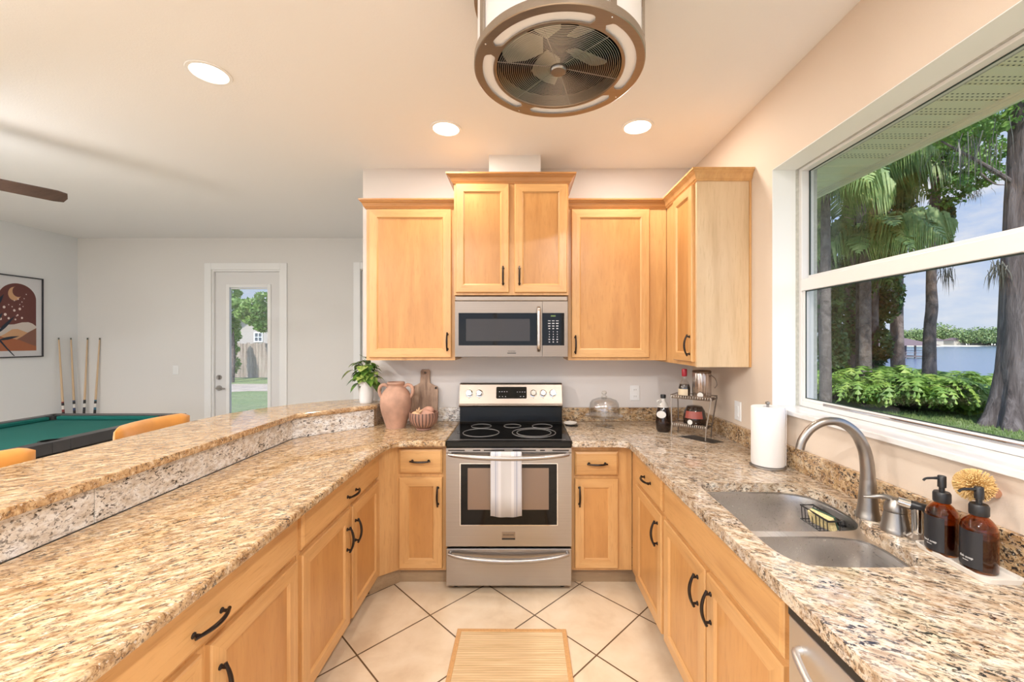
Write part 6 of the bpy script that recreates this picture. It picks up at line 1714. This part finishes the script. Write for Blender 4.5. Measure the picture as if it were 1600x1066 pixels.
# ---------------------------------------------------------------- back yard seen through door_1
def fence_mat():
    m, nt, b = _mat('fence_wood')
    v = _coords(nt, (9, 9, .8), world_pos=True)
    nt.links.new(_ramp(nt, _noise(nt, v, 1, 4, .7), [(0.3, (0.22, 0.17, 0.14)), (0.5, (0.36, 0.29, 0.24)), (0.7, (0.50, 0.43, 0.37))]), b.inputs['Base Color'])
    b.inputs['Roughness'].default_value = .9; MATS['fence_wood'] = m
fence_mat()
t = thing('wooden_fence', (-13, 18.2, -.12), 'weathered wooden board fence across the back yard', 'fence')
x = -19.0
k = 0
while x < -6.2 and k < 95:
    hgt = 1.42 + .03 * math.sin(k * 2.3)
    ob('board', box(x, x + .125, 18.2 + .01 * math.sin(k * 1.3), 18.225 + .01 * math.sin(k * 1.3), -.10, hgt), 'fence_wood', t); x += .136; k += 1
ob('rail', box(-19, -6.1, 18.25, 18.30, .3, .4), 'fence_wood', t); ob('rail', box(-19, -6.1, 18.25, 18.30, 1.1, 1.2), 'fence_wood', t)
simple('house_wall', (0.42, 0.37, 0.34), 0.8); simple('house_roof', (0.52, 0.50, 0.48), 0.8); simple('shade_pane', (0.10, 0.11, 0.13), 0.2)
Yn = 25.0
t = thing('neighbour_house', (-14, Yn, -.12), 'pale neighbouring house with gable behind the fence', 'house')
hx0, hx1 = ray(372, Yn), ray(455, Yn)
V = [(hx0, Yn, -.12), (hx1, Yn, -.12), (hx1, Yn, 2.7), ((hx0 + hx1) / 2, Yn, 3.9), (hx0, Yn, 2.7)]
V = V + [(a, b_ + 8, c) for a, b_, c in V]
ob('wall', (V, [(0, 1, 2, 3, 4), (5, 6, 7, 8, 9), (0, 1, 6, 5), (1, 2, 7, 6), (4, 0, 5, 9), (2, 3, 8, 7), (3, 4, 9, 8)]), 'house_wall', t)
mxh = (hx0 + hx1) / 2
ob('roof', join(([(hx0 - .5, Yn - .5, 2.5), (mxh, Yn - .5, 4.0), (mxh, Yn + 8.5, 4.0), (hx0 - .5, Yn + 8.5, 2.5), (hx0 - .5, Yn - .5, 2.72), (mxh, Yn - .5, 4.24), (mxh, Yn + 8.5, 4.24), (hx0 - .5, Yn + 8.5, 2.72)], [(0, 1, 2, 3), (4, 5, 6, 7), (0, 1, 5, 4), (3, 2, 6, 7), (0, 3, 7, 4), (1, 2, 6, 5)]),
                ([(hx1 + .5, Yn - .5, 2.5), (mxh, Yn - .5, 4.0), (mxh, Yn + 8.5, 4.0), (hx1 + .5, Yn + 8.5, 2.5), (hx1 + .5, Yn - .5, 2.72), (mxh, Yn - .5, 4.24), (mxh, Yn + 8.5, 4.24), (hx1 + .5, Yn + 8.5, 2.72)], [(0, 1, 2, 3), (4, 5, 6, 7), (0, 1, 5, 4), (3, 2, 6, 7), (0, 3, 7, 4), (1, 2, 6, 5)])), 'house_roof', t)
wx0, wx1, wz0, wz1 = ray(399, Yn), ray(409.5, Yn), hz(533, Yn), hz(521, Yn)
wf = ob('window', join(box(wx0 - .06, wx1 + .06, Yn - .05, Yn - .005, wz1, wz1 + .07), box(wx0 - .06, wx1 + .06, Yn - .05, Yn - .005, wz0 - .07, wz0), box(wx0 - .06, wx0, Yn - .05, Yn - .005, wz0, wz1), box(wx1, wx1 + .06, Yn - .05, Yn - .005, wz0, wz1),
                       box((wx0 + wx1) / 2 - .02, (wx0 + wx1) / 2 + .02, Yn - .05, Yn - .005, wz0, wz1), box(wx0, wx1, Yn - .05, Yn - .005, (wz0 + wz1) / 2 - .02, (wz0 + wz1) / 2 + .02)), 'trim_white', t)
ob('pane', box(wx0, wx1, Yn - .012, Yn - .006, wz0, wz1), 'shade_pane', wf)
def yard_tree(px, Y, label, blobs, seed, count, th=2.4, tr=.1):
    x = ray(px, Y); t = thing('yard_tree', (x, Y, -.12), label, 'tree')
    trunk([(x, Y, -.15), (x + .05, Y, 1.0), (x, Y, th)], [tr, tr * .8, tr * .5], 'smooth_bark', t, n=10)
    V, F_ = leaf_cloud(seed, [(ray(a, Y), Y + dy, hz(b_, Y), rx * Y / 640, .6, rz * Y / 640) for a, b_, rx, rz, dy in blobs], count, .07)
    soup('foliage', V, F_, 'yard_tree', t)
yard_tree(425, 15.9, 'leafy green tree in the back yard in front of the neighbouring house', [(395, 480, 14, 14, 0), (410, 488, 12, 16, 0), (385, 490, 12, 12, 0), (412, 510, 9, 10, 0), (398, 502, 9, 9, 0), (375, 475, 8, 8, 0), (415, 465, 6, 8, 0)], 61, 3600)
yard_tree(362, 16.2, 'taller darker tree at the left of the back door glass', [(362, 480, 9, 24, 0), (360, 510, 7, 14, 0), (356, 455, 8, 10, .2)], 62, 2200)
yard_tree(365, 17.4, 'climbing light green shrub against the wooden fence', [(366, 525, 7, 12, -.2), (364, 545, 5, 14, -.2), (366, 570, 5, 16, -.2)], 63, 1400, 1.2, .04)
